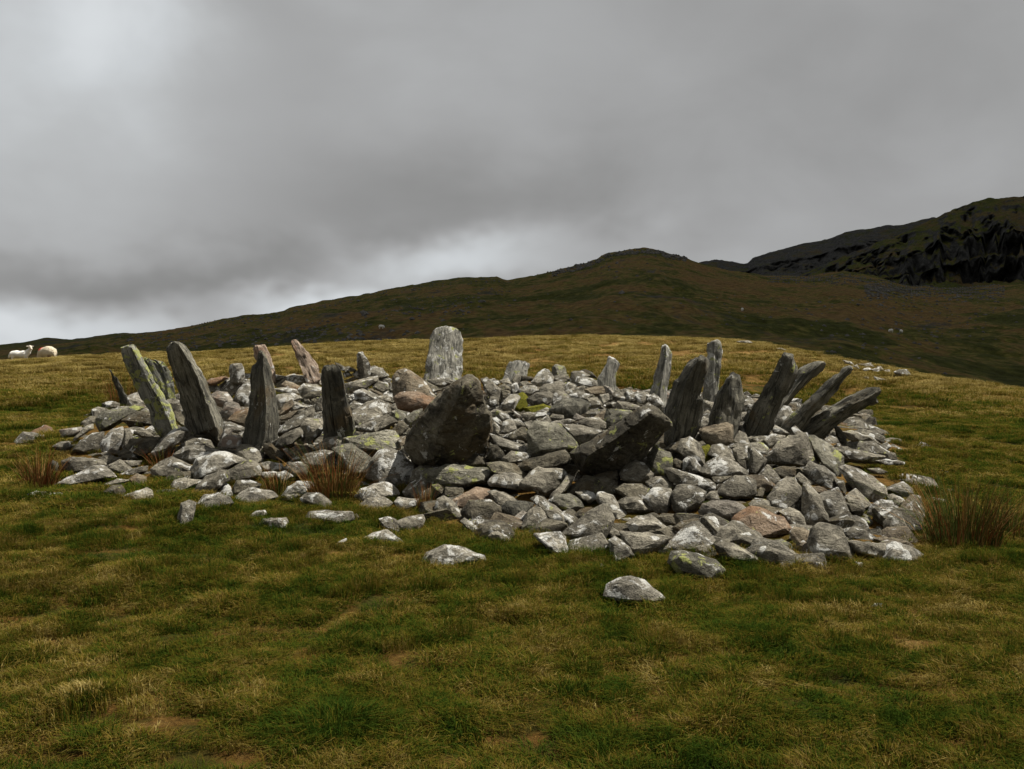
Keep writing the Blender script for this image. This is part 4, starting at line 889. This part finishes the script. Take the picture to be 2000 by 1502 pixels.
# bedrock showing on the far brow, right
brow = bpy.data.objects.new('rock_outcrop', None); COL.objects.link(brow)
OUT = '''g 114,24 124,26 126,29 118,28;w 124,31 130,29 132,33 126,34;d 131,28 138,28 140,32 133,32;g 138,28 144,27 148,31 140,32;w 136,34 142,32 146,34 138,36;w 146,34 154,32 154,36 148,37;g 152,31 156,31 160,36 154,36;w 160,35 165,34 166,37 160,37;g 170,37 176,34 184,35 188,40 180,41 173,40'''
first = None
for i, item in enumerate(OUT.split(';')):
    P = np.array(outline('L', item[1:])); 
    d = min(hit(P[:, 0].mean(), P[:, 1].max() + 3, land, 37), 33.0)
    bm, o, size = stone_from_outline(P, d, 700 + i, 0.5, .9)
    if first is None: first = Vector(o); brow.location = first
    ob = link('stone', bm_mesh(bm, 'stone'), MATS[item[0]], brow); ob.location = Vector(o) - first
tag(brow, 'low outcrop of whitish rocks along the brow of the hill at the right', 'rocks')
for i, (item, lab) in enumerate([('w 138,42 142,42 143,45 138,45', 'small white rock below the right-hand outcrop'), ('g 149,42 154,43 168,47 160,49 150,46', 'flat pale rock lying below the right-hand outcrop'),
                                 ('g 0,4 4,3 12,3 16,5 8,7', 'low grey rock on the skyline of the grassy brow'), ('g 42,11 48,11 53,13 48,15', 'thin pale rock on the grassy brow above the leaning slabs')]):
    P = np.array(outline('L', item[1:])); d = hit(P[:, 0].mean(), P[:, 1].max() + 1, land, 38)
    bm, o, size = stone_from_outline(P, d, 720 + i, 0.4, .9)
    ob = link('loose_stone', bm_mesh(bm, 'loose_stone'), MATS[item[0]], None, o); tag(ob, lab, 'stone', 'rocks on the far brow')

# ================================================================== GRASS
def blade_material(name, dry):
    nt = NT(name)
    pos = nt.n('NewGeometry').outputs['Position']
    a, b, far, f = patch_noises(nt, pos)
    tint = nt.n('Attribute', attribute_name='tint').outputs['Fac']
    tip = nt.n('Attribute', attribute_name='tip').outputs['Fac']
    rnd = nt.n('ObjectInfo').outputs['Random']
    k = nt.math('ADD', f, nt.math('MULTIPLY', nt.math('SUBTRACT', tint, 0.5), 0.17))
    k = nt.math('ADD', k, nt.math('MULTIPLY', nt.math('SUBTRACT', rnd, 0.5), 0.10))
    k = nt.math('ADD', k, nt.math('MULTIPLY', far, 0.128))
    k = nt.math('ADD', k, nt.math('MULTIPLY', tip, 0.035))
    k = nt.math('ADD', k, dry - 0.015)
    col = nt.ramp(k, [(0.39, (0.020, 0.040, 0.005)), (0.47, (0.046, 0.066, 0.008)), (0.52, (0.078, 0.078, 0.008)), (0.56, (0.116, 0.080, 0.012)), (0.62, (0.172, 0.124, 0.030)), (0.69, (0.27, 0.215, 0.072)), (0.80, (0.38, 0.30, 0.115))])
    dif = nt.n('BsdfDiffuse', {0: col})
    trn = nt.n('BsdfTranslucent', {0: col})
    ms = nt.n('MixShader', {0: 0.32, 1: dif.outputs[0], 2: trn.outputs[0]})
    nt.set(nt.out.inputs[0], ms.outputs[0])
    return nt.m
M_BLADE = blade_material('grass_blades', 0.0)
M_DRY = blade_material('dry_grass_blades', 0.034)

def blades_mesh(name, blades, mat):
    """blades: list of (base xyz, direction angle, lean, height, width, tint); three triangles each"""
    V, F, T, TP = [], [], [], []
    for (bx, by, bz, ang, lean, h, w, tint) in blades:
        c, s = math.cos(ang), math.sin(ang)
        i = len(V)
        px, py = -s * w / 2, c * w / 2
        mx, my, mz = bx + c * lean * h * .30, by + s * lean * h * .30, bz + h * .62
        tx, ty, tz = bx + c * lean * h, by + s * lean * h, bz + h * (1 - .30 * min(lean, 1.6))
        V += [(bx - px, by - py, bz), (bx + px, by + py, bz), (mx - px * .8, my - py * .8, mz), (mx + px * .8, my + py * .8, mz), (tx, ty, tz)]
        F += [(i, i + 1, i + 3, i + 2), (i + 2, i + 3, i + 4)]
        T += [tint] * 5; TP += [0, 0, .6, .6, 1]
    me = bpy.data.meshes.new(name)
    me.from_pydata(V, [], F)
    for nm, vals in (('tint', T), ('tip', TP)):
        at_ = me.attributes.new(nm, 'FLOAT', 'POINT'); at_.data.foreach_set('value', vals)
    me.materials.append(mat)
    me.update()
    return me
def tuft(k, n, rad, h0, h1, w, lean0, lean1, mat):
    R = random.Random(k)
    bl = []
    drift = R.uniform(0, 6.28)
    for _ in range(n):
        a, r = R.uniform(0, 6.28), rad * math.sqrt(R.random())
        ang = a + R.uniform(-.9, .9) if R.random() < .6 else drift + R.uniform(-.7, .7)
        bl.append((r * math.cos(a), r * math.sin(a), -0.01, ang, R.uniform(lean0, lean1), R.uniform(h0, h1) * (1 - .35 * r / rad), w * R.uniform(.7, 1.3), R.random()))
    return blades_mesh('tuft', bl, mat)
def tuft_collection(name, specs):
    c = bpy.data.collections.new(name)
    for i, me in enumerate(specs):
        o = bpy.data.objects.new('%s_%02d' % (name, i), me)
        c.objects.link(o)
    return c
def scatter(name, label, pts, rots, scls, idx, coll):
    me = bpy.data.meshes.new(name)
    me.vertices.add(len(pts)); me.vertices.foreach_set('co', np.asarray(pts, np.float32).reshape(-1))
    for nm, ty, val in (('rot', 'FLOAT_VECTOR', rots), ('scl', 'FLOAT_VECTOR', scls)):
        a = me.attributes.new(nm, ty, 'POINT'); a.data.foreach_set('vector', np.asarray(val, np.float32).reshape(-1))
    a = me.attributes.new('idx', 'INT', 'POINT'); a.data.foreach_set('value', np.asarray(idx, np.int32))
    me.update()
    o = link(name, me, None)
    ng = bpy.data.node_groups.new(name, 'GeometryNodeTree')
    ng.interface.new_socket('Geometry', in_out='INPUT', socket_type='NodeSocketGeometry')
    ng.interface.new_socket('Geometry', in_out='OUTPUT', socket_type='NodeSocketGeometry')
    N, Lk = ng.nodes, ng.links
    gi, go = N.new('NodeGroupInput'), N.new('NodeGroupOutput')
    iop = N.new('GeometryNodeInstanceOnPoints')
    ci = N.new('GeometryNodeCollectionInfo'); ci.inputs[0].default_value = coll; ci.inputs[1].default_value = True; ci.inputs[2].default_value = True
    def na(nm, ty):
        n = N.new('GeometryNodeInputNamedAttribute'); n.data_type = ty; n.inputs[0].default_value = nm
        return n.outputs[0]
    Lk.new(gi.outputs[0], iop.inputs['Points']); Lk.new(ci.outputs[0], iop.inputs['Instance'])
    iop.inputs['Pick Instance'].default_value = True
    Lk.new(na('idx', 'INT'), iop.inputs['Instance Index'])
    Lk.new(na('rot', 'FLOAT_VECTOR'), iop.inputs['Rotation'])
    Lk.new(na('scl', 'FLOAT_VECTOR'), iop.inputs['Scale'])
    Lk.new(iop.outputs[0], go.inputs[0])
    md = o.modifiers.new('grow', 'NODES'); md.node_group = ng
    tag(o, label, 'grass', kind='stuff')
    return o

FT = np.array(FOOT)
def clear_of_stones(x, y):
    ok = np.ones(len(x), bool)
    for fx, fy, fr in FT:
        ok &= (x - fx) ** 2 + (y - fy) ** 2 > (fr + 0.07) ** 2
    return ok & ~in_heap(x, y)
def fan(n, d0, d1, half, gen):
    """even spread over the ground in front of the camera"""
    d = np.sqrt(gen.uniform(d0 ** 2, d1 ** 2, n))
    a = gen.uniform(-half, half, n)
    return d * np.sin(a), d * np.cos(a)
gen = np.random.default_rng(12)
short = tuft_collection('turf_patch', [tuft(k, 480, .15, .030, .090, .0036, .25, 1.4, M_BLADE) for k in range(7)] +
                                     [tuft(20 + k, 420, .15, .045, .12, .0038, .2, 1.2, M_BLADE) for k in range(6)] +
                                     [tuft(40 + k, 440, .15, .025, .075, .0034, .4, 1.7, M_DRY) for k in range(4)])
def grow(name, label, n, d0, d1, half, coll, ncoll, hmin, hmax, gen):
    x, y = fan(n, d0, d1, half, gen)
    ok = clear_of_stones(x, y)
    x, y = x[ok], y[ok]
    m = len(x)
    z = ground_z(x, y)
    clump = 0.5 + 0.5 * np.clip(fbm(x * 1.3, y * 1.3, 0, 3, 71) * 1.3, -1, 1)
    hgt = hmin + (hmax - hmin) * np.clip(clump * gen.uniform(.5, 1.25, m), 0, 1)
    s = gen.uniform(.85, 1.2, m)
    rots = np.stack([gen.normal(0, .07, m), gen.normal(0, .07, m), gen.uniform(0, 6.28, m)], -1)
    scatter(name, label, np.stack([x, y, z - 0.004], -1), rots, np.stack([s, s, hgt], -1), gen.integers(0, ncoll, m), coll)
grow('short_grass', 'short mixed green and straw turf in the foreground', 2900, 2.4, 9.5, 0.62, short, 17, .55, 1.55, gen)
wider = tuft_collection('meadow_patch', [tuft(120 + k, 420, .24, .05, .13, .007, .3, 1.7, M_BLADE) for k in range(6)] + [tuft(130 + k, 420, .24, .04, .12, .007, .5, 2.0, M_DRY) for k in range(4)])
grow('meadow_grass', 'mixed grass around the cairn', 4200, 9.3, 21.0, 0.62, wider, 10, .5, 1.25, gen)
tall = tuft_collection('brow_patch', [tuft(60 + k, 420, .42, .07, .18, .012, .4, 1.7, M_DRY) for k in range(6)] + [tuft(80 + k, 380, .42, .05, .14, .012, .4, 1.7, M_BLADE) for k in range(4)])
grow('bent_grass', 'golden bent grass on the brow behind the cairn', 7500, 20.0, 60.0, 0.64, tall, 10, .7, 1.5, gen)

# longer tufts against the loose stones and along the foot of the heap
rim = tuft_collection('long_tuft', [tuft(100 + k, 60, .10, .08, .20, .005, .3, 1.4, M_BLADE) for k in range(6)])
px, py = [], []
R = random.Random(77)
for (x, y, s) in LOOSE_FOOT:
    for _ in range(int(10 + 22 * s)):
        a = R.uniform(0, 6.28); r = s * R.uniform(.40, .62)
        px.append(x + r * math.cos(a)); py.append(y + r * math.sin(a))
for _ in range(1400):
    a = R.uniform(0, 6.28); r = R.uniform(5.6, 7.2)
    px.append(CX + r * math.cos(a)); py.append(CY + r * math.sin(a))
for _ in range(1700):
    d = math.sqrt(R.uniform(2.6 ** 2, 10.5 ** 2)); a = R.uniform(-.6, .6)
    if float(fbm(d * math.sin(a) * .8, d * math.cos(a) * .8, 0, 2, 77)) > -.05:
        px.append(d * math.sin(a)); py.append(d * math.cos(a))
for u, v, n, sp in [(660, 1415, 200, .22), (300, 1150, 60, .3), (880, 1100, 70, .25), (1620, 1060, 60, .3), (430, 1040, 60, .3), (1130, 1150, 60, .35), (1240, 1190, 70, .25), (1900, 1130, 120, .4), (840, 1000, 40, .1), (1680, 1120, 60, .3), (560, 990, 60, .3)]:
    d = hit(u, v, land); x0 = float(ray(u, v)[0]) * d
    for _ in range(n):
        px.append(x0 + R.gauss(0, sp)); py.append(d + R.gauss(0, sp * .8))
px, py = np.array(px), np.array(py)
ok = np.ones(len(px), bool)
for fx, fy, fr in FT: ok &= (px - fx) ** 2 + (py - fy) ** 2 > (fr * .85) ** 2
ok &= ~in_heap(px, py)
px, py = px[ok], py[ok]
# and right along the foot of the heap
ex, ey = [], []
for (x0, y0), (x1, y1) in zip(EDGE[:20], EDGE[1:21]):
    n = int(math.hypot(x1 - x0, y1 - y0) / 3.2)
    for k in range(n):
        t = k / n
        u, v = x0 + (x1 - x0) * t, y0 + (y1 - y0) * t + R.uniform(-6, 14)
        dd = hit(u, v, land)
        ex.append(float(ray(u, v)[0]) * dd + R.gauss(0, .05)); ey.append(dd + R.gauss(0, .08))
px, py = np.concatenate([px, ex]), np.concatenate([py, ey])
m = len(px)
s = gen.uniform(.35, .8, m)
scatter('long_grass', 'longer green grass growing against the stones', np.stack([px, py, ground_z(px, py) - .005], -1),
        np.stack([gen.normal(0, .1, m), gen.normal(0, .1, m), gen.uniform(0, 6.28, m)], -1), np.stack([s, s, s * gen.uniform(.7, 1.1, m)], -1), gen.integers(0, 6, m), rim)

# one dark tussock in the foreground
d = hit(655, 1440, land)
R = random.Random(9)
bl = []
for _ in range(1500):
    a, r = R.uniform(0, 6.28), .24 * math.sqrt(R.random())
    bl.append((1.35 * r * math.cos(a), r * math.sin(a), -.01, a + R.uniform(-.8, .8), R.uniform(.2, 1.3), R.uniform(.09, .22) * (1 - .5 * r / .24), R.uniform(.003, .0055), R.uniform(0, .55) if R.random() < .9 else .95))
x = float(ray(655, 1440)[0]) * d
o = link('grass_tussock', blades_mesh('grass_tussock', bl, M_BLADE), None, None, (x, d, float(ground_z(np.array([x]), np.array([d]))[0])))
tag(o, 'dark green grass tussock alone at the bottom centre of the turf', 'tussock')

# ================================================================== RUSHES
def rush_material(name, c0, c1, c2):
    nt = NT(name)
    t = nt.n('Attribute', attribute_name='tint').outputs['Fac']
    col = nt.ramp(t, [(0.0, c0), (0.5, c1), (1.0, c2)])
    ms = nt.n('MixShader', {0: 0.2, 1: nt.n('BsdfDiffuse', {0: col}).outputs[0], 2: nt.n('BsdfTranslucent', {0: col}).outputs[0]})
    nt.set(nt.out.inputs[0], ms.outputs[0])
    return nt.m
M_RGREEN = rush_material('green_rush', (0.035, 0.055, 0.012), (0.06, 0.085, 0.02), (0.12, 0.13, 0.035))
M_RBROWN = rush_material('dead_rush', (0.085, 0.026, 0.010), (0.20, 0.078, 0.026), (0.36, 0.23, 0.09))
def rush_stems(n, rad, h0, h1, lean, seed, mat, name, parent):
    R = random.Random(seed)
    V, F, T = [], [], []
    drift = R.uniform(-.4, .4)
    for _ in range(n):
        a, r = R.uniform(0, 6.28), rad * math.sqrt(R.random())
        x, y = r * math.cos(a), r * math.sin(a)
        h = R.uniform(h0, h1); w = R.uniform(.0022, .0040)
        le = lean * (0.25 + 0.75 * r / rad) * R.uniform(.3, 1.5)
        ang = a + R.uniform(-.5, .5)
        if R.random() < .10: le *= 2.4
        tint = R.random(); i0 = len(V)
        for k, t in enumerate((0, .3, .6, .85, 1.0)):
            cx = x + math.cos(ang) * le * h * t ** 1.7 + drift * .12 * h * t * t
            cy = y + math.sin(ang) * le * h * t ** 1.7
            cz = h * t * (1 - .18 * le * t) - 0.03
            ww = w * (1 - .8 * t)
            for j in range(3):
                b = j * 2.094
                V.append((cx + ww * math.cos(b), cy + ww * math.sin(b), cz)); T.append(tint)
            if k:
                for j in range(3):
                    p = i0 + (k - 1) * 3; q = p + 3
                    F.append((p + j, p + (j + 1) % 3, q + (j + 1) % 3, q + j))
    me = bpy.data.meshes.new(name); me.from_pydata(V, [], F)
    at_ = me.attributes.new('tint', 'FLOAT', 'POINT'); at_.data.foreach_set('value', T)
    me.update()
    return link(name, me, mat, parent)
def rush_clump(u, v, label, ng, nb, rad, h0, h1, lean, seed, depth=None):
    d = depth or hit(u, v, surf)
    x = float(ray(u, v)[0]) * d
    e = bpy.data.objects.new('rush_clump', None); COL.objects.link(e)
    e.location = (x, d, float(ground_z(np.array([x]), np.array([d]))[0]))
    tag(e, label, 'rushes', 'clumps of rushes round the cairn')
    if ng: rush_stems(ng, rad, h0, h1, lean, seed, M_RGREEN, 'green_stems', e)
    if nb: rush_stems(nb, rad * 1.05, h0 * .8, h1 * .95, lean * 1.25, seed + 1, M_RBROWN, 'dead_stems', e)
rush_clump(1880, 1062, 'large clump of rust and green rushes at the right edge', 270, 240, .26, .25, .64, .42, 1)
rush_clump(1965, 1050, 'thinner rush clump at the extreme right edge of the photo', 90, 80, .22, .2, .5, .45, 3)
rush_clump(78, 948, 'rusty rush clump at the left end of the cairn', 50, 220, .15, .15, .46, .38, 5)
rush_clump(650, 975, 'tall straw-brown rush clump in front of the flat-topped post', 110, 260, .20, .22, .64, .42, 7)
rush_clump(830, 995, 'small upright rusty tuft of rush left of the rust-topped stone', 25, 70, .07, .10, .32, .28, 9)
rush_clump(545, 960, 'sparse wispy rushes between white stones, left of centre', 40, 60, .12, .12, .36, .5, 11)
rush_clump(318, 905, 'sparse rushes among stones below the leaning dark slab', 25, 70, .14, .12, .30, .4, 13)
rush_clump(243, 778, 'golden rushes behind the thin leaning splinter', 60, 170, .26, .35, .80, .28, 15)
rush_clump(960, 742, 'brown rush clump on the far rim beside the low pale slab', 50, 230, .40, .22, .55, .35, 17, 19.6)
rush_clump(1180, 792, 'low brown rushes in the middle of the cairn', 20, 130, .26, .16, .34, .25, 19)
rush_clump(972, 798, 'short brown rushes in the hollow behind the great boulder', 20, 90, .18, .14, .30, .3, 21)
rush_clump(322, 862, 'bent orange grass stems at the foot of the yellow-blotched slab', 15, 50, .1, .1, .3, .8, 23)

# ================================================================== MOSS CUSHIONS
def moss_material():
    nt = NT('moss')
    p = nt.n('TexCoord').outputs['Object']
    n = nt.noise(p, 60, 5, .7)
    col = nt.ramp(n, [(.3, (0.035, 0.040, 0.008)), (.5, (0.10, 0.10, 0.014)), (.7, (0.20, 0.17, 0.025))])
    return nt.surface(col, 1.0, nt.bump(n, 1.0, .03), .05)
M_MOSS = moss_material()
for i, (poly, lab) in enumerate([
    ([(1371, 874), (1384, 870), (1393, 880), (1389, 896), (1379, 908), (1370, 900)], 'golden moss cushion between stones at the front right'),
    ([(1008, 772), (1022, 768), (1032, 778), (1028, 796), (1016, 804), (1004, 796)], 'green moss bank in the hollow of the cairn'),
    ([(1024, 796), (1060, 790), (1076, 796), (1060, 806), (1030, 806)], 'flat green moss patch at the bottom of the hollow')]):
    d = hit(np.mean([p[0] for p in poly]), np.mean([p[1] for p in poly])) - 0.05
    bm, o, size = stone_from_outline(poly, d, 800 + i, .7, .8)
    ob = link('moss_cushion', bm_mesh(bm, 'moss_cushion'), M_MOSS, None, o)
    tag(ob, lab, 'moss', 'moss among the stones')

# ================================================================== SHEEP
def wool_material(name, base, dirt, dirt_amt, mark=None):
    nt = NT(name)
    p = nt.n('TexCoord').outputs['Object']
    n = nt.noise(p, 9, 6, .65)
    col = nt.mix(nt.math('MULTIPLY', nt.step(n, .5, .75), dirt_amt), base, dirt)
    if mark:
        r = nt.vmath('DISTANCE', p, mark)
        spot = nt.math('SUBTRACT', 1.0, nt.step(nt.math('ADD', r, nt.math('MULTIPLY', nt.math('SUBTRACT', n, .5), .12)), .10, .17))
        col = nt.mix(spot, col, (0.55, 0.05, 0.04))
        soil = nt.math('SUBTRACT', 1.0, nt.step(nt.vmath('DISTANCE', p, (0.50, -.22, .36)), .10, .22))
        col = nt.mix(nt.math('MULTIPLY', soil, .8), col, (0.16, 0.075, 0.03))
    h = nt.noise(p, 26, 5, .7)
    return nt.surface(col, 1.0, nt.bump(h, 1.0, .04), .05)
def blob_body(name, parts, voxel, mat, rough=0.0, seed=0):
    """ellipsoids and tapered limbs fused into one skin"""
    bm = bmesh.new()
    for c, r, rot in parts:
        M = Matrix.Translation(c) @ Matrix.Rotation(rot, 4, 'Y') @ Matrix.Diagonal((*r, 1))
        bmesh.ops.create_icosphere(bm, subdivisions=3, radius=1.0, matrix=M)
    me = bpy.data.meshes.new(name); bm.to_mesh(me); bm.free()
    tmp = bpy.data.objects.new('tmp', me); COL.objects.link(tmp)
    rm = tmp.modifiers.new('r', 'REMESH'); rm.mode = 'VOXEL'; rm.voxel_size = voxel
    sm = tmp.modifiers.new('s', 'SMOOTH'); sm.factor = .5; sm.iterations = 5
    dg = bpy.context.evaluated_depsgraph_get()
    out = bpy.data.meshes.new_from_object(tmp.evaluated_get(dg))
    bpy.data.objects.remove(tmp); bpy.data.meshes.remove(me)
    if rough:
        co = np.empty(len(out.vertices) * 3, np.float32); out.vertices.foreach_get('co', co); co = co.reshape(-1, 3)
        no = np.array([v.normal for v in out.vertices])
        co += no * (rough * fbm(co[:, 0] * 9, co[:, 1] * 9, co[:, 2] * 9, 3, seed))[:, None]
        out.vertices.foreach_set('co', co.reshape(-1)); out.update()
    out.polygons.foreach_set('use_smooth', np.ones(len(out.polygons), bool))
    out.name = name
    out.materials.clear(); out.materials.append(mat)
    return out
M_LAMB = wool_material('white_lamb_wool', (0.74, 0.72, 0.66), (0.55, 0.50, 0.42), .3)
M_EWE = wool_material('cream_wool', (0.56, 0.49, 0.36), (0.30, 0.25, 0.17), .6, mark=(-.34, -.12, .80))
M_FACE = wool_material('pale_sheep_face', (0.60, 0.53, 0.43), (0.42, 0.34, 0.26), .4)
M_EYE = NT('dark_eye').surface((0.012, 0.010, 0.008), .3)
M_HOOF = NT('dark_hoof').surface((0.03, 0.027, 0.022), .7)
def leg_parts(x, y, z0, bend, r):
    return [((x, y, z0), (r * 1.7, r * 1.6, .12), 0), ((x + bend * .5, y, z0 - .12), (r * 1.25, r * 1.2, .10), 0), ((x + bend, y, z0 - .23), (r, r, .10), 0), ((x + bend * .7, y, z0 - .33), (r * .9, r * .9, .09), 0), ((x + bend * .5, y, .05), (r * 1.1, r, .06), 0)]
def lamb_mesh():
    P = [((-.18, 0, .44), (.25, .17, .165), 0), ((.08, 0, .43), (.25, .155, .165), 0), ((-.33, 0, .43), (.13, .15, .15), 0),
         ((.28, 0, .52), (.12, .10, .15), .5), ((.35, -.01, .62), (.085, .08, .14), .4)]
    for x, y, b in ((.20, .08, .0), (.20, -.08, .0), (-.30, .09, -.04), (-.30, -.09, -.04)): P += leg_parts(x, y, .36, b, .034)
    P += [((-.46, 0, .38), (.045, .04, .12), .2)]
    return blob_body('body', P, .022, M_LAMB, .006, 3)
def ewe_mesh():
    P = [((-.25, 0, .62), (.36, .27, .27), 0), ((.15, 0, .64), (.42, .30, .30), 0), ((.36, 0, .62), (.26, .27, .28), 0), ((-.52, 0, .54), (.20, .17, .21), -.6), ((-.66, -.01, .38), (.11, .11, .20), -.5)]
    for x, y, b in ((-.32, .14, .0), (-.32, -.14, .0), (.42, .15, .05), (.42, -.15, .05)): P += leg_parts(x, y, .40, b, .045)
    P += [((.63, 0, .52), (.055, .06, .17), -.15)]
    return blob_body('body', P, .032, M_EWE, .016, 5)
def head_mesh(name, down):
    P = [((0, 0, 0), (.085, .075, .085), 0), ((.07, 0, -.035), (.085, .058, .062), .5), ((.135, 0, -.075), (.055, .045, .042), .5)]
    for s in (-1, 1): P += [((-.03, s * .105, .035), (.03, .070, .018), .3)]
    return blob_body(name, P, .014, M_FACE)
def eyes(parent):
    for s in (-1, 1):
        bm = bmesh.new(); bmesh.ops.create_icosphere(bm, subdivisions=2, radius=.013)
        e = link('eye', bm_mesh(bm, 'eye'), M_EYE, parent); e.location = (.055, s * .062, .015)
def sheep(name, body, head_loc, head_rot, scale, u, foot_row, depth, yaw, label, headscale=1.0):
    x, y, z = at(u, foot_row, depth)
    e = bpy.data.objects.new(name, None); COL.objects.link(e)
    e.location = (x, y, float(land(x, y)))
    e.rotation_euler = (0, 0, yaw); e.scale = (scale,) * 3
    b = link('body', body, None, e)
    h = link('head', head_mesh('head', 0), None, e); h.location = head_loc; h.rotation_euler = head_rot; h.scale = (headscale,) * 3
    eyes(h)
    tag(e, label, 'sheep', 'sheep on the brow of the hill')
    return e
LAMB = lamb_mesh(); EWE = ewe_mesh()
sheep('lamb', LAMB, (.38, -.02, .74), (0, .1, -.85), 1.1, 41, 706, 47.0, .12, 'white lamb standing on the skyline looking back, far left', .95)
sheep('ewe', EWE, (-.76, -.02, .26), (0, .9, math.pi + .1), 1.0, 92, 700, 50.0, -.6, 'cream ewe grazing with a red mark on its back, far left', 1.15)
# sheep scattered over the moor, a few pixels each
for i, (u, v, lab) in enumerate([(1738, 650, 'distant white sheep on the moor at the right, left one of a pair'), (1762, 653, 'distant white sheep on the moor at the right, right one of a pair'),
                                 (746, 646, 'distant pale sheep on the moor left of the tall back slab'), (1448, 610, 'distant white sheep high on the moor above the right-hand pillars')]):
    x, y, z = moor_point(u, v)
    e = link('distant_sheep', EWE.copy(), None); e.data.materials.clear(); e.data.materials.append(M_LAMB)
    e.location = (x, y, z + .05); e.rotation_euler = (0, 0, i * 1.3 + .3); e.scale = (.85,) * 3
    tag(e, lab, 'sheep', 'sheep far off on the moor')

# ================================================================== ROCKS AND SCREE ON THE HILLSIDES
def hillside_rocks():
    R = random.Random(31)
    V, F = [], []
    base = []
    for k in range(8):
        bm = bmesh.new(); bmesh.ops.create_icosphere(bm, subdivisions=1, radius=1.0)
        vs = [(v.co.x * R.uniform(.6, 1.3), v.co.y * R.uniform(.6, 1.3), v.co.z * R.uniform(.35, .8)) for v in bm.verts]
        fs = [tuple(v.index for v in f.verts) for f in bm.faces]; bm.free(); base.append((vs, fs))
    def put(u, v, s):
        x, y, z = moor_point(u, v)
        vs, fs = base[R.randrange(8)]; a = R.uniform(0, 6.28); c, sn = math.cos(a), math.sin(a); i = len(V)
        for p in vs: V.append((x + s * (p[0] * c - p[1] * sn), y + s * (p[0] * sn + p[1] * c), z + s * p[2]))
        for f in fs: F.append(tuple(i + q for q in f))
    for u, v, su, sv, n, s in [(1760, 600, 90, 16, 110, .9), (1820, 640, 90, 18, 90, .7), (1700, 690, 60, 20, 40, .45), (820, 600, 50, 16, 120, .8), (890, 600, 30, 8, 40, .7), (960, 575, 25, 8, 30, .9), (640, 650, 70, 12, 130, .7),
                                 (480, 655, 110, 14, 160, .7), (350, 668, 80, 10, 140, .7), (1150, 600, 160, 25, 60, .5), (1500, 600, 160, 30, 50, .5), (1900, 610, 80, 16, 60, .8), (712, 618, 4, 6, 8, 1.8), (1180, 520, 60, 14, 60, 1.2), (450, 622, 60, 5, 80, 1.2)]:
        for _ in range(n): put(R.gauss(u, su), R.gauss(v, sv), s * .5 * R.uniform(.4, 1.7))
    for _ in range(1500): put(R.uniform(1690, 1960), R.gauss(566, 9), R.uniform(.3, 1.2))
    for _ in range(260):
        u = R.uniform(1080, 1340); put(u, float(S_MOOR(u)) + R.uniform(0, 9), R.uniform(.6, 2.0))
    for _ in range(200):
        u = R.uniform(250, 980); put(u, float(S_MOOR(u)) + R.uniform(0, 12), R.uniform(.3, 1.1))
    for _ in range(400): put(R.uniform(1500, 1690), R.gauss(546, 5), R.uniform(.3, 1.1))
    me = bpy.data.meshes.new('hillside_rocks'); me.from_pydata(V, [], F); me.update()
    nt = NT('hillside_rock'); p = nt.n('NewGeometry').outputs['Position']
    m = nt.surface(nt.ramp(nt.noise(p, .8, 5, .7), [(.3, (.045, .042, .036)), (.55, (.105, .10, .088)), (.75, (.23, .22, .195))]), .95)
    o = link('hillside_rocks', me, m)
    tag(o, 'scattered grey boulders and scree on the dark hillsides', 'rocks', kind='stuff')
hillside_rocks()
